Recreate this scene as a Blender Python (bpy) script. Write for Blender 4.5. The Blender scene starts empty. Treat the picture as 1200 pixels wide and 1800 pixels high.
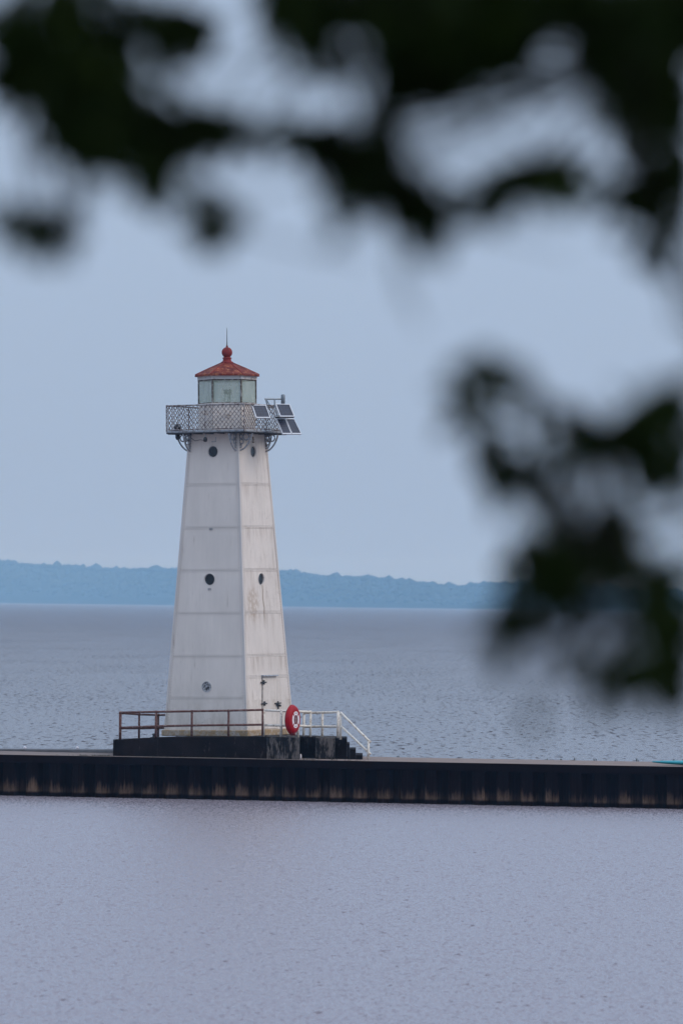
import bpy, math, random
from mathutils import Vector, Matrix

# ------------------------------------------------------------------ camera
HC = 7.35                      # eye height above the water, on a low bluff
FPX = 9200.0                   # focal length in pixels of a 1200 x 1800 frame
PITCH = math.atan(161.4 / FPX)
ROLL = math.radians(0.60)
cf = Vector((0, math.cos(PITCH), math.sin(PITCH)))
r0 = Vector((1, 0, 0)); u0 = Vector((0, -math.sin(PITCH), math.cos(PITCH)))
cr = r0 * math.cos(ROLL) + u0 * math.sin(ROLL)
cu = u0 * math.cos(ROLL) - r0 * math.sin(ROLL)
scene = bpy.context.scene
cam_d = bpy.data.cameras.new('camera')
cam = bpy.data.objects.new('camera', cam_d)
scene.collection.objects.link(cam)
M3 = Matrix((cr, cu, -cf)).transposed()
cam.matrix_world = Matrix.Translation((0, 0, HC)) @ M3.to_4x4()
cam_d.sensor_fit = 'VERTICAL'; cam_d.sensor_height = 36.0; cam_d.sensor_width = 24.0
cam_d.lens = FPX * 36.0 / 1800.0
cam_d.clip_start = 0.1; cam_d.clip_end = 30000
cam_d.dof.use_dof = True
cam_d.dof.focus_distance = 197.0
cam_d.dof.aperture_fstop = 2.5
scene.camera = cam

# ------------------------------------------------------------------ sky and sun
SUN_EL, SUN_AZ = math.radians(38), math.radians(105)     # azimuth clockwise from +Y
world = bpy.data.worlds.new('World'); scene.world = world; world.use_nodes = True
wn = world.node_tree; wn.nodes.clear()
wo = wn.nodes.new('ShaderNodeOutputWorld'); bg = wn.nodes.new('ShaderNodeBackground')
sky = wn.nodes.new('ShaderNodeTexSky'); sky.sky_type = 'NISHITA'; sky.sun_disc = False
sky.sun_elevation = SUN_EL; sky.sun_rotation = SUN_AZ
sky.air_density = 1.0; sky.dust_density = 2.0; sky.ozone_density = 1.5
cl = wn.nodes.new('ShaderNodeMix'); cl.data_type = 'RGBA'      # thin even overcast over the clear sky
cl.inputs['Factor'].default_value = 0.93
cl.inputs['B'].default_value = (4.30, 5.25, 7.25, 1)
wtc = wn.nodes.new('ShaderNodeTexCoord'); wsx = wn.nodes.new('ShaderNodeSeparateXYZ'); wn.links.new(wtc.outputs['Generated'], wsx.inputs[0])
wm = wn.nodes.new('ShaderNodeMapRange'); wm.inputs['From Min'].default_value = 0.0; wm.inputs['From Max'].default_value = 1.0
wm.inputs['To Min'].default_value = 1.0; wm.inputs['To Max'].default_value = 2.5; wn.links.new(wsx.outputs['Z'], wm.inputs['Value'])
wv = wn.nodes.new('ShaderNodeMix'); wv.data_type = 'RGBA'; wv.blend_type = 'MULTIPLY'; wv.inputs['Factor'].default_value = 1.0
wv.inputs['A'].default_value = (4.05, 5.12, 6.88, 1); wn.links.new(wm.outputs[0], wv.inputs['B']); wn.links.new(wv.outputs['Result'], cl.inputs['B'])
wn.links.new(sky.outputs[0], cl.inputs['A'])
wn.links.new(cl.outputs['Result'], bg.inputs['Color'])
bg.inputs['Strength'].default_value = 0.09
wn.links.new(bg.outputs[0], wo.inputs['Surface'])

sd = bpy.data.lights.new('sun', 'SUN'); sd.energy = 1.15; sd.angle = math.radians(35); sd.color = (1.0, 0.91, 0.82)
sun = bpy.data.objects.new('sun', sd); scene.collection.objects.link(sun)
sv = Vector((math.sin(SUN_AZ) * math.cos(SUN_EL), math.cos(SUN_AZ) * math.cos(SUN_EL), math.sin(SUN_EL)))
sun.rotation_euler = sv.to_track_quat('Z', 'Y').to_euler()
sun.location = (60, 120, 80)

scene.view_settings.view_transform = 'Standard'
scene.view_settings.look = 'None'
scene.view_settings.exposure = 0.0
scene.view_settings.gamma = 1.0
scene.view_settings.use_curve_mapping = False
scene.cycles.use_denoising = True
scene.cycles.max_bounces = 8
scene.cycles.volume_bounces = 4
scene.cycles.transparent_max_bounces = 16

C = scene.collection
R = random.Random(7)

def ray(px, py):
    return (cf + cr * ((px - 600) / FPX) + cu * ((900 - py) / FPX))
def at(px, py, Y):
    d = ray(px, py); return Vector((0, 0, HC)) + d * (Y / d.y)
def onz(px, py, z):
    d = ray(px, py); return Vector((0, 0, HC)) + d * ((z - HC) / d.z)

# ------------------------------------------------------------------ materials
def mat(name, col, rough=0.8, metal=0.0, spec=None):
    m = bpy.data.materials.new(name); m.use_nodes = True
    b = m.node_tree.nodes['Principled BSDF']
    b.inputs['Base Color'].default_value = (*col, 1); b.inputs['Roughness'].default_value = rough
    b.inputs['Metallic'].default_value = metal
    if spec is not None: b.inputs['Specular IOR Level'].default_value = spec
    return m
class NT:
    def __init__(s, m): s.t = m.node_tree; s.n = s.t.nodes; s.l = s.t.links; s.b = s.n['Principled BSDF']; s._c = None
    def coord(s, kind='Object'):
        if s._c is None: s._c = s.n.new('ShaderNodeTexCoord')
        return s._c.outputs[kind]
    def map(s, src, scale=(1, 1, 1), loc=(0, 0, 0), rot=(0, 0, 0)):
        m = s.n.new('ShaderNodeMapping'); m.inputs['Scale'].default_value = scale
        m.inputs['Location'].default_value = loc; m.inputs['Rotation'].default_value = rot
        s.l.new(src, m.inputs['Vector']); return m.outputs[0]
    def noise(s, vec, scale=1, detail=4, rough=0.6, dist=0.0):
        n = s.n.new('ShaderNodeTexNoise'); n.inputs['Scale'].default_value = scale
        n.inputs['Detail'].default_value = detail; n.inputs['Roughness'].default_value = rough
        n.inputs['Distortion'].default_value = dist
        s.l.new(vec, n.inputs['Vector']); return n.outputs['Fac']
    def ramp(s, fac, stops):
        r = s.n.new('ShaderNodeValToRGB'); e = r.color_ramp.elements
        while len(e) < len(stops): e.new(0.5)
        for k, (p, c) in enumerate(stops):
            e[k].position = p; e[k].color = (c, c, c, 1) if not hasattr(c, '__len__') else (*c, 1)
        s.l.new(fac, r.inputs[0]); return r.outputs[0]
    def mix(s, fac, a, b, mode='MIX'):
        m = s.n.new('ShaderNodeMix'); m.data_type = 'RGBA'; m.blend_type = mode
        for sock, v in (('Factor', fac), ('A', a), ('B', b)):
            if hasattr(v, 'links') or isinstance(v, bpy.types.NodeSocket): s.l.new(v, m.inputs[sock])
            elif hasattr(v, '__len__'): m.inputs[sock].default_value = (*v, 1)
            else: m.inputs[sock].default_value = v
        return m.outputs['Result']
    def math(s, op, a, b=0.0, c=0.0):
        m = s.n.new('ShaderNodeMath'); m.operation = op
        for k, v in enumerate((a, b, c)):
            if isinstance(v, bpy.types.NodeSocket): s.l.new(v, m.inputs[k])
            else: m.inputs[k].default_value = v
        return m.outputs[0]
    def bump(s, h, dist=0.01, strength=1.0, normal=None):
        b = s.n.new('ShaderNodeBump'); b.inputs['Distance'].default_value = dist; b.inputs['Strength'].default_value = strength
        s.l.new(h, b.inputs['Height'])
        if normal is not None: s.l.new(normal, b.inputs['Normal'])
        return b.outputs[0]
    def sep(s, v):
        x = s.n.new('ShaderNodeSeparateXYZ'); s.l.new(v, x.inputs[0]); return x.outputs
    def color(s, v): s.l.new(v, s.b.inputs['Base Color'])
    def normal(s, v): s.l.new(v, s.b.inputs['Normal'])

def painted_iron(name, stain, base=(0.80, 0.695, 0.61)):
    m = mat(name, base, 0.55); t = NT(m)
    g = t.coord('Object')
    big = t.ramp(t.noise(t.map(g, (0.8, 0.8, 0.35)), 1, 5), [(0.3, 0.86), (0.7, 1.0)])
    streak = t.ramp(t.noise(t.map(g, (9, 9, 0.5)), 1, 4), [(0.35, 0.965), (0.65, 1.0)])
    c = t.mix(1.0, base, big, 'MULTIPLY'); c = t.mix(1.0, c, streak, 'MULTIPLY')
    # thin rusty runs and specks
    run = t.ramp(t.noise(t.map(g, (7, 7, 0.6), (3, 1, 2)), 1, 6, 0.7), [(0.60 - stain * 0.07, 0.0), (0.72, 0.6)])
    patch = t.ramp(t.noise(t.map(g, (0.9, 0.9, 0.7), (5, 2, 1)), 1, 3), [(0.5 - 0.1 * stain, 0.0), (0.66, 1.0)])
    c = t.mix(t.math('MULTIPLY', run, patch), c, (0.33, 0.24, 0.17))
    spk = t.ramp(t.noise(g, 16, 3, 0.7), [(0.67 - 0.03 * stain, 0.0), (0.72 - 0.025 * stain, 0.8)])
    c = t.mix(t.math('MULTIPLY', spk, patch), c, (0.16, 0.10, 0.07))
    z = t.sep(g)[2]
    low = t.math('MULTIPLY', t.ramp(t.math('MULTIPLY', z, 0.1), [(0.0, 1.0), (0.22, 0.0)]), t.ramp(t.noise(t.map(g, (3, 3, 1.2)), 1, 5, .7), [(0.42, 0.0), (0.7, 0.8)]))
    c = t.mix(low, c, (0.42, 0.34, 0.26))            # splash dirt on the lowest plates
    if stain > 1:                                       # weeping rust under the joints and the porthole
        jn = t.math('FRACT', t.math('MULTIPLY_ADD', z, 1 / 1.63, 0.17))
        wr = t.math('MULTIPLY', t.ramp(jn, [(0.55, 0.0), (0.98, 1.0)]), t.ramp(t.noise(t.map(g, (5, 5, .25), (8, 1, 4)), 1, 5, .7), [(0.46, 0.0), (0.66, .75)]))
        c = t.mix(wr, c, (0.42, 0.32, 0.25))
        y = t.sep(g)[1]
        def near(v, c0, r_): return t.math('SUBTRACT', 1.0, t.math('MINIMUM', t.math('DIVIDE', t.math('ABSOLUTE', t.math('SUBTRACT', v, c0)), r_), 1.0))
        wob = t.math('MULTIPLY', t.math('SUBTRACT', t.noise(t.map(g, (1, 1, 1.5)), 1, 3), .5), .25)
        dr = t.math('MULTIPLY', near(t.math('ADD', y, wob), .06, .06), near(z, 5.05, 1.15))
        c = t.mix(t.math('MINIMUM', t.math('MULTIPLY', dr, 1.5), .75), c, (0.26, 0.17, 0.10))
        pt = t.math('MULTIPLY', t.math('MULTIPLY', near(y, -.75, .55), near(z, 5.0, .75)), t.ramp(t.noise(t.map(g, (6, 6, 5)), 1, 5, .75), [(0.42, 0.0), (0.6, 1.0)]))
        c = t.mix(t.math('MINIMUM', t.math('MULTIPLY', pt, 1.8), .5), c, (0.38, 0.25, 0.15))
    t.color(c); t.normal(t.bump(t.noise(t.map(g, (1.5, 1.5, 1.1)), 1, 2), 0.05, 0.25, t.bump(t.noise(g, 30, 3), 0.004, 0.5)))
    return m
M = {}
M['paint'] = painted_iron('old_white_paint', 0.3)
M['paint_stained'] = painted_iron('stained_white_paint', 1.6, (0.80, 0.70, 0.62))
M['seam'] = mat('seam_rust', (0.24, 0.20, 0.18), 0.9); _t = NT(M['seam'])
_t.color(_t.mix(_t.ramp(_t.noise(_t.map(_t.coord('Object'), (2.5, 2.5, 2.5)), 1, 5, .7), [(0.42, 0.0), (0.6, 1.0)]), (0.42, 0.37, 0.34), (0.11, 0.07, 0.055)))
M['rivet'] = mat('rivet_paint', (0.40, 0.34, 0.31), 0.6)
M['trim'] = painted_iron('trim_paint', 1.0, (0.72, 0.64, 0.58))

def rusty(name, rust, paint, cut, scale=14, metal=0.0):
    m = mat(name, rust, 0.8, metal, 0.25); t = NT(m)
    n = t.noise(t.coord('Object'), scale, 5, 0.7)
    t.color(t.mix(t.ramp(n, [(cut - 0.05, 0.0), (cut + 0.05, 1.0)]), rust, paint))
    t.normal(t.bump(n, 0.004, 0.6))
    return m
M['rail_rust'] = rusty('rusted_pipe', (0.125, 0.050, 0.038), (0.30, 0.22, 0.19), 0.58)
M['rail_white'] = rusty('white_pipe', (0.30, 0.20, 0.14), (0.80, 0.72, 0.62), 0.42)
M['lattice'] = rusty('lattice_iron', (0.13, 0.085, 0.075), (0.36, 0.33, 0.32), 0.50, 9)
M['grey_iron'] = rusty('grey_bracket_iron', (0.20, 0.18, 0.17), (0.34, 0.35, 0.37), 0.45, 8)
M['dark_iron'] = mat('dark_iron', (0.035, 0.033, 0.035), 0.6)
M['blank'] = rusty('blanking_paint', (0.20, 0.19, 0.19), (0.52, 0.50, 0.50), 0.46, 7)
M['mullion'] = rusty('mullion_iron', (0.10, 0.075, 0.06), (0.34, 0.32, 0.30), 0.55, 7)
M['cornice'] = rusty('cornice_paint', (0.34, 0.25, 0.22), (0.55, 0.52, 0.50), 0.42, 5)

def roof_mat():
    m = mat('rusted_red_roof', (0.30, 0.05, 0.03), 0.8, 0, 0.15); t = NT(m); g = t.coord('Object')
    n1 = t.noise(t.map(g, (2.2, 2.2, 3.5)), 1, 5, 0.65)
    c = t.mix(t.ramp(n1, [(0.42, 0.0), (0.62, 1.0)]), (0.12, 0.022, 0.018), (0.24, 0.050, 0.030))
    n2 = t.noise(t.map(g, (6, 6, 4), (2, 7, 1)), 1, 5, 0.7)
    c = t.mix(t.ramp(n2, [(0.52, 0.0), (0.64, 0.85)]), c, (0.42, 0.16, 0.075))
    n3 = t.noise(t.map(g, (9, 9, 9), (5, 3, 1)), 1, 4, 0.7)
    c = t.mix(t.ramp(n3, [(0.54, 0.0), (0.66, 0.75)]), c, (0.09, 0.024, 0.024))
    t.color(c); t.normal(t.bump(n2, 0.01, 0.5)); return m
M['roof'] = roof_mat()
M['ball'] = rusty('dark_red_cap', (0.24, 0.03, 0.026), (0.12, 0.03, 0.03), 0.58, 6)

def pane_mat():
    m = mat('milky_pane', (0.50, 0.57, 0.50), 0.25); t = NT(m)
    n = t.noise(t.map(t.coord('Object'), (4, 4, 1.2)), 1, 4)
    t.color(t.mix(t.ramp(n, [(0.35, 0.0), (0.7, 1.0)]), (0.42, 0.48, 0.38), (0.60, 0.64, 0.54)))
    t.b.inputs['Alpha'].default_value = 0.40
    return m
M['pane'] = pane_mat()
M['port_glass'] = mat('dark_port_glass', (0.006, 0.008, 0.012), 0.12)
M['cell'] = mat('solar_cell_blue', (0.010, 0.011, 0.026), 0.35)
M['cell_line'] = mat('solar_cell_line', (0.07, 0.075, 0.11), 0.3)
M['alu'] = mat('aluminium', (0.62, 0.62, 0.64), 0.4, 0.2)
M['galv'] = mat('galvanised_grey', (0.22, 0.24, 0.26), 0.5, 0.3)

def concrete(name, base, dark, cut, pale=None, pcut=0.65, sc=1.2):
    m = mat(name, base, 0.95, 0, 0.12); t = NT(m); g = t.coord('Object')
    n = t.noise(t.map(g, (sc, sc, sc * 0.8)), 1, 6, 0.65)
    c = t.mix(t.ramp(n, [(cut - 0.12, 0.0), (cut + 0.12, 1.0)]), base, dark)
    f = t.noise(g, 22, 4, 0.7)
    c = t.mix(t.ramp(f, [(0.4, 0.0), (0.7, 0.5)]), c, dark)
    if pale:
        p = t.noise(t.map(g, (5, 5, 1.3), (4, 4, 4)), 1, 5, 0.7)
        c = t.mix(t.ramp(p, [(pcut, 0.0), (pcut + 0.10, 0.8)]), c, pale)
    t.color(c); t.normal(t.bump(f, 0.02, 0.7)); return m
M['deck'] = concrete('deck_concrete', (0.27, 0.205, 0.175), (0.17, 0.135, 0.12), 0.62)
M['blackened'] = concrete('blackened_concrete', (0.019, 0.012, 0.011), (0.008, 0.005, 0.005), 0.5, (0.085, 0.072, 0.068), 0.60)
M['weathered'] = concrete('weathered_concrete', (0.035, 0.031, 0.031), (0.015, 0.014, 0.015), 0.45, (0.19, 0.155, 0.135), 0.49, 3.0)
M['kerb'] = concrete('kerb_concrete', (0.20, 0.19, 0.19), (0.13, 0.12, 0.12), 0.6)
def ochre():
    m = mat('ochre_stained_footing', (0.40, 0.33, 0.24), 0.85); t = NT(m); g = t.coord('Object')
    n = t.noise(g, 5, 6, 0.7)
    c = t.mix(t.ramp(n, [(0.35, 0.0), (0.55, 1.0)]), (0.48, 0.42, 0.36), (0.38, 0.25, 0.13))
    n2 = t.noise(g, 17, 4, 0.7)
    c = t.mix(t.ramp(n2, [(0.55, 0.0), (0.68, 0.9)]), c, (0.16, 0.09, 0.055)); t.color(c); return m
M['ochre'] = ochre()

def pile_mat():
    m = mat('tarred_sheet_steel', (0.006, 0.006, 0.010), 0.9, 0.0, 0.03); t = NT(m)
    w = t.n.new('ShaderNodeNewGeometry').outputs['Position']
    z = t.sep(w)[2]
    col = t.noise(t.map(w, (5.0, 5.0, 0.22)), 1, 5, 0.75)          # uneven vertical runs
    big_ = t.noise(t.map(w, (0.55, 0.55, 0.0), (2, 5, 0)), 1, 3, 0.6)
    top = t.math('ADD', t.math('MULTIPLY_ADD', big_, 0.7, 0.17), t.math('MULTIPLY', t.math('SUBTRACT', col, 0.5), 1.5))
    band = t.math('MULTIPLY', t.ramp(t.math('SUBTRACT', top, z), [(0.0, 0.0), (0.33, 1.0)]),
                  t.ramp(t.math('ADD', z, t.math('MULTIPLY', t.noise(w, 4, 3), 0.06)), [(0.155, 0.0), (0.24, 1.0)]))
    fine = t.ramp(t.noise(t.map(w, (12, 12, 5)), 1, 5, 0.7), [(0.3, 0.5), (0.6, 1.0)])
    rustc = t.mix(t.noise(t.map(w, (6, 6, 4)), 1, 3), (0.11, 0.060, 0.040), (0.26, 0.165, 0.11))
    att = t.n.new('ShaderNodeAttribute'); att.attribute_name = 'outer'
    k = t.math('MULTIPLY', t.math('MULTIPLY', band, fine), t.math('MULTIPLY_ADD', att.outputs['Fac'], 0.72, 0.28))
    k = t.math('MULTIPLY', k, t.ramp(t.noise(t.map(w, (0.9, 0.9, 0.2), (7, 2, 0)), 1, 3, 0.6), [(0.30, 0.45), (0.62, 1.0)]))
    faint = t.math('MULTIPLY', t.ramp(t.noise(t.map(w, (7, 7, 0.15), (3, 3, 0)), 1, 4, 0.7), [(0.5, 0.0), (0.75, 0.5)]),
                   t.ramp(z, [(0.3, 1.0), (1.0, 0.15)]))
    c = t.mix(faint, (0.0085, 0.0045, 0.005), (0.050, 0.028, 0.024))
    t.color(t.mix(k, c, rustc)); return m
M['pile'] = pile_mat()
M['moss'] = mat('dark_weed', (0.030, 0.034, 0.014), 0.9)

def water_mat(name, chop, grain, fleck, cut, fx, fy, dark=(0.085, 0.09, 0.15)):
    """still water body whose surface slopes come straight from world-space noise (no derivative filtering at grazing view)"""
    m = mat(name, dark, 0.18); t = NT(m); t.b.inputs['IOR'].default_value = 1.333
    g = t.n.new('ShaderNodeNewGeometry').outputs['Position']
    def slope(scale, sc, det, amp, rot):
        n = t.n.new('ShaderNodeTexNoise'); n.inputs['Scale'].default_value = sc; n.inputs['Detail'].default_value = det; n.inputs['Roughness'].default_value = 0.6
        t.l.new(t.map(g, scale, rot=(0, 0, rot)), n.inputs['Vector'])
        v = t.n.new('ShaderNodeVectorMath'); v.operation = 'SUBTRACT'; t.l.new(n.outputs['Color'], v.inputs[0]); v.inputs[1].default_value = (.5, .5, .5)
        w = t.n.new('ShaderNodeVectorMath'); w.operation = 'MULTIPLY'; t.l.new(v.outputs[0], w.inputs[0]); w.inputs[1].default_value = (amp, amp, 0)
        return w.outputs[0]
    def add(a, b):
        v = t.n.new('ShaderNodeVectorMath'); v.operation = 'ADD'
        for k, q in enumerate((a, b)):
            if isinstance(q, tuple): v.inputs[k].default_value = q
            else: t.l.new(q, v.inputs[k])
        return v.outputs[0]
    s1 = slope((fx, fy, 1), 1.0, 3, chop, 0.008); s2 = slope((11.0, 3.2, 1), 1.0, 3, grain, -0.02)
    f = t.noise(t.map(g, (fx, fy, 1), (3, 8, 0), rot=(0, 0, 0.008)), 1, 3, 0.55)
    pat = t.noise(t.map(g, (0.06, 0.014, 1)), 1, 2)
    fl = t.ramp(t.math('MULTIPLY_ADD', pat, 0.16, t.math('SUBTRACT', f, 0.08)), [(cut, 0.0), (cut + 0.06, 1.0)])
    cx = t.n.new('ShaderNodeCombineXYZ'); t.l.new(t.math('MULTIPLY', fl, -fleck), cx.inputs['Y'])
    mr = t.n.new('ShaderNodeMapRange'); t.l.new(t.sep(g)[1], mr.inputs['Value'])       # rougher on the open lake
    for q, val in (('From Min', 260), ('From Max', 1600), ('To Min', 1.0), ('To Max', 4.0)): mr.inputs[q].default_value = val
    sm_ = t.n.new('ShaderNodeVectorMath'); sm_.operation = 'SCALE'; t.l.new(add(s1, s2), sm_.inputs[0]); t.l.new(mr.outputs[0], sm_.inputs['Scale'])
    sx_ = t.sep(sm_.outputs[0]); cy = t.n.new('ShaderNodeCombineXYZ'); t.l.new(sx_[0], cy.inputs['X'])
    t.l.new(t.math('MULTIPLY', t.math('ABSOLUTE', sx_[1]), -1.0), cy.inputs['Y'])       # wavelets lean one way, as wind-driven ripples do
    v = add(cy.outputs[0], add(cx.outputs[0], (0, 0, 1.0)))
    nz = t.n.new('ShaderNodeVectorMath'); nz.operation = 'NORMALIZE'; t.l.new(v, nz.inputs[0])
    t.normal(nz.outputs[0])
    return m
M['harbour'] = water_mat('harbour_water', 1.1, 2.0, 1.0, 0.650, 4.5, 1.3, (0.235, 0.200, 0.218))
M['lake'] = water_mat('lake_water', 0.45, 1.2, 2.6, 0.592, 2.4, 0.62, (0.092, 0.078, 0.085))
def forest():
    m = mat('hill_forest', (0.030, 0.045, 0.022), 0.95, 0, 0.1); t = NT(m)
    t.color(t.mix(t.noise(t.coord('Object'), 0.02, 4), (0.022, 0.034, 0.018), (0.032, 0.045, 0.024))); return m
M['forest'] = forest()
def leafm():
    m = mat('leaf_green', (0.018, 0.026, 0.010), 0.9, 0, 0.05); t = NT(m)
    inf = t.n.new('ShaderNodeObjectInfo')
    n = t.noise(t.coord('Object'), 9, 2)
    rnd = t.ramp(inf.outputs['Random'], [(0.0, (0.010, 0.018, 0.005)), (0.5, (0.028, 0.046, 0.008)), (1.0, (0.065, 0.100, 0.012))])
    t.color(t.mix(n, (0.010, 0.019, 0.004), rnd)); return m
M['leaf'] = leafm()
M['bark'] = mat('bark', (0.022, 0.018, 0.015), 0.95)
M['grass'] = mat('grass_bank', (0.05, 0.065, 0.025), 0.95)
M['red'] = mat('red_plastic', (0.33, 0.002, 0.007), 0.5, 0, 0.2)
M['red_dark'] = mat('deep_red_plastic', (0.12, 0.004, 0.010), 0.5)
M['white'] = mat('white_print', (0.80, 0.72, 0.72), 0.6)
M['print_dark'] = mat('dark_print', (0.16, 0.06, 0.08), 0.6)
M['teal'] = mat('teal_plastic', (0.004, 0.26, 0.30), 0.35)
M['lamp_glass'] = mat('beacon_red_glass', (0.07, 0.028, 0.03), 0.3)

# ------------------------------------------------------------------ mesh helper
class MB:
    def __init__(s): s.v = []; s.f = []
    def add(s, vs, fs):
        o = len(s.v); s.v += [Vector(v) for v in vs]; s.f += [tuple(i + o for i in f) for f in fs]; return s
    def box(s, x0, x1, y0, y1, z0, z1):
        return s.add([(x0, y0, z0), (x1, y0, z0), (x1, y1, z0), (x0, y1, z0), (x0, y0, z1), (x1, y0, z1), (x1, y1, z1), (x0, y1, z1)],
                     [(0, 3, 2, 1), (4, 5, 6, 7), (0, 1, 5, 4), (1, 2, 6, 5), (2, 3, 7, 6), (3, 0, 4, 7)])
    def prism(s, bot, top):
        n = len(bot)
        fs = [tuple(range(n - 1, -1, -1)), tuple(range(n, 2 * n))]
        fs += [(k, (k + 1) % n, n + (k + 1) % n, n + k) for k in range(n)]
        return s.add(list(bot) + list(top), fs)
    def tube(s, pts, r, n=8, r1=None):
        pts = [Vector(p) for p in pts]; rings = []
        for i, p in enumerate(pts):
            d = (pts[min(i + 1, len(pts) - 1)] - pts[max(i - 1, 0)]).normalized()
            a = d.cross(Vector((0, 0, 1)))
            if a.length < 1e-3: a = d.cross(Vector((0, 1, 0)))
            a.normalize(); b = d.cross(a)
            rr = r if r1 is None else r + (r1 - r) * i / (len(pts) - 1)
            rings.append([p + a * math.cos(2 * math.pi * k / n) * rr + b * math.sin(2 * math.pi * k / n) * rr for k in range(n)])
        vs = [v for g in rings for v in g]; fs = []
        for i in range(len(pts) - 1):
            for k in range(n):
                k2 = (k + 1) % n
                fs.append((i * n + k, (i + 1) * n + k, (i + 1) * n + k2, i * n + k2))
        fs.append(tuple(range(n))); fs.append(tuple((len(pts) - 1) * n + k for k in range(n - 1, -1, -1)))
        return s.add(vs, fs)
    def lathe(s, prof, n=24, c=(0, 0, 0), Mx=None):
        vs = []; fs = []
        for (r, z) in prof:
            for k in range(n):
                a = 2 * math.pi * k / n; v = Vector((r * math.cos(a), r * math.sin(a), z))
                if Mx is not None: v = Mx @ v
                vs.append(v + Vector(c))
        for i in range(len(prof) - 1):
            for k in range(n):
                k2 = (k + 1) % n
                fs.append((i * n + k, i * n + k2, (i + 1) * n + k2, (i + 1) * n + k))
        fs.append(tuple(range(n - 1, -1, -1))); fs.append(tuple((len(prof) - 1) * n + k for k in range(n)))
        return s.add(vs, fs)
def obj(name, mb, m, parent=None, smooth=False, label=None, cat=None, group=None, kind=None, bevel=0):
    me = bpy.data.meshes.new(name); me.from_pydata([tuple(v) for v in mb.v], [], mb.f); me.update()
    me.materials.append(m)
    if smooth:
        for p in me.polygons: p.use_smooth = True
    o = bpy.data.objects.new(name, me); C.objects.link(o)
    if parent: o.parent = parent
    if label: o['label'] = label
    if cat: o['category'] = cat
    if group: o['group'] = group
    if kind: o['kind'] = kind
    if bevel:
        bv = o.modifiers.new('bevel', 'BEVEL'); bv.width = bevel; bv.segments = 2; bv.limit_method = 'ANGLE'
    return o
def empty(name, loc, label, cat, group=None, rot=None):
    o = bpy.data.objects.new(name, None); C.objects.link(o); o.location = loc; o.empty_display_size = 0.3
    if rot: o.rotation_euler = rot
    o['label'] = label; o['category'] = cat
    if group: o['group'] = group
    return o
def rel(pts, o): return [Vector(p) - o.location for p in pts]

# ------------------------------------------------------------------ water
PL, PR = onz(0, 1398, 0), onz(1200, 1422, 0)           # front waterline of the pier
U = (PR - PL); U.z = 0; U.normalize(); V = Vector((-U.y, U.x, 0)); V = V if V.y > 0 else -V
def pier(u, v, z): return PL + U * u + V * v + Vector((0, 0, z))
def ux(px, v=0.0, z=1.55):                             # pier coordinate u of the column px at depth v
    d = ray(px, 1330); a = PL + V * v
    k = d.x / d.y
    return (k * a.y - a.x) / (U.x - k * U.y)
far = 16000
hw = MB(); lk = MB()
a, b = pier(-12000, 2.5, 0), pier(12000, 2.5, 0)
hw.add([(-12000, 20, 0), (12000, 20, 0), pier(600, 2.5, 0), pier(-600, 2.5, 0)], [(0, 1, 2, 3)])
lk.add([pier(-600, 2.5, 0), pier(600, 2.5, 0), (12000, far, 0), (-12000, far, 0), (-12000, 20, 0), (12000, 20, 0)], [(0, 1, 2, 3), (0, 3, 4), (1, 5, 2)])
harbour = obj('harbour_water', hw, M['harbour'], kind='structure'); harbour['label'] = 'calm lavender grey water in front of the pier'
lake = obj('lake', lk, M['lake'], kind='structure'); lake['label'] = 'blue grey lake water ruffled with dark ripples beyond the pier'

# ------------------------------------------------------------------ far shore: hills with a wood on them
sil = [(-300, 960), (-100, 974), (0, 984), (60, 990), (130, 992), (200, 998), (300, 998), (330, 996), (500, 1002), (560, 1010), (620, 1012), (700, 1018),
       (760, 1026), (800, 1030), (840, 1024), (900, 1024), (1000, 1030), (1100, 1036), (1200, 1040), (1400, 1040), (1600, 1044)]
def silY(x):
    for (x0, y0), (x1, y1) in zip(sil, sil[1:]):
        if x0 <= x <= x1: return y0 + (y1 - y0) * (x - x0) / (x1 - x0)
    return 1044
hills = MB(); tops = []
xs = list(range(-300, 1601, 12)); rows = []
for x in xs:
    sy = 1060 + 15 * x / 1200.0 if x > -200 else 1057.5
    base = onz(x, sy, 0.0)
    Y = base.y
    ridge = at(x, silY(x) + 6, Y + 400)
    row = [base + Vector((0, 0, -0.5))]
    for k, t_ in enumerate((0.06, 0.3, 0.6, 1.0)):
        p = base.lerp(Vector((ridge.x, ridge.y, 0)), t_); h = ridge.z * (0.30 + 0.70 * t_ ** 0.8) if k else ridge.z * 0.22
        row.append(Vector((p.x, p.y, h + R.uniform(-1, 1))))
    row.append(Vector((ridge.x, ridge.y + 300, ridge.z * 0.3)))
    rows.append(row); tops.append(row)
n = len(rows[0])
for row in rows: hills.v += row
for i in range(len(rows) - 1):
    for k in range(n - 1): hills.f.append((i * n + k, (i + 1) * n + k, (i + 1) * n + k + 1, i * n + k + 1))
obj('far_hills', hills, M['forest'], kind='structure', label='low hazy blue hills along the far shore of the lake')
wood = MB()
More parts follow.
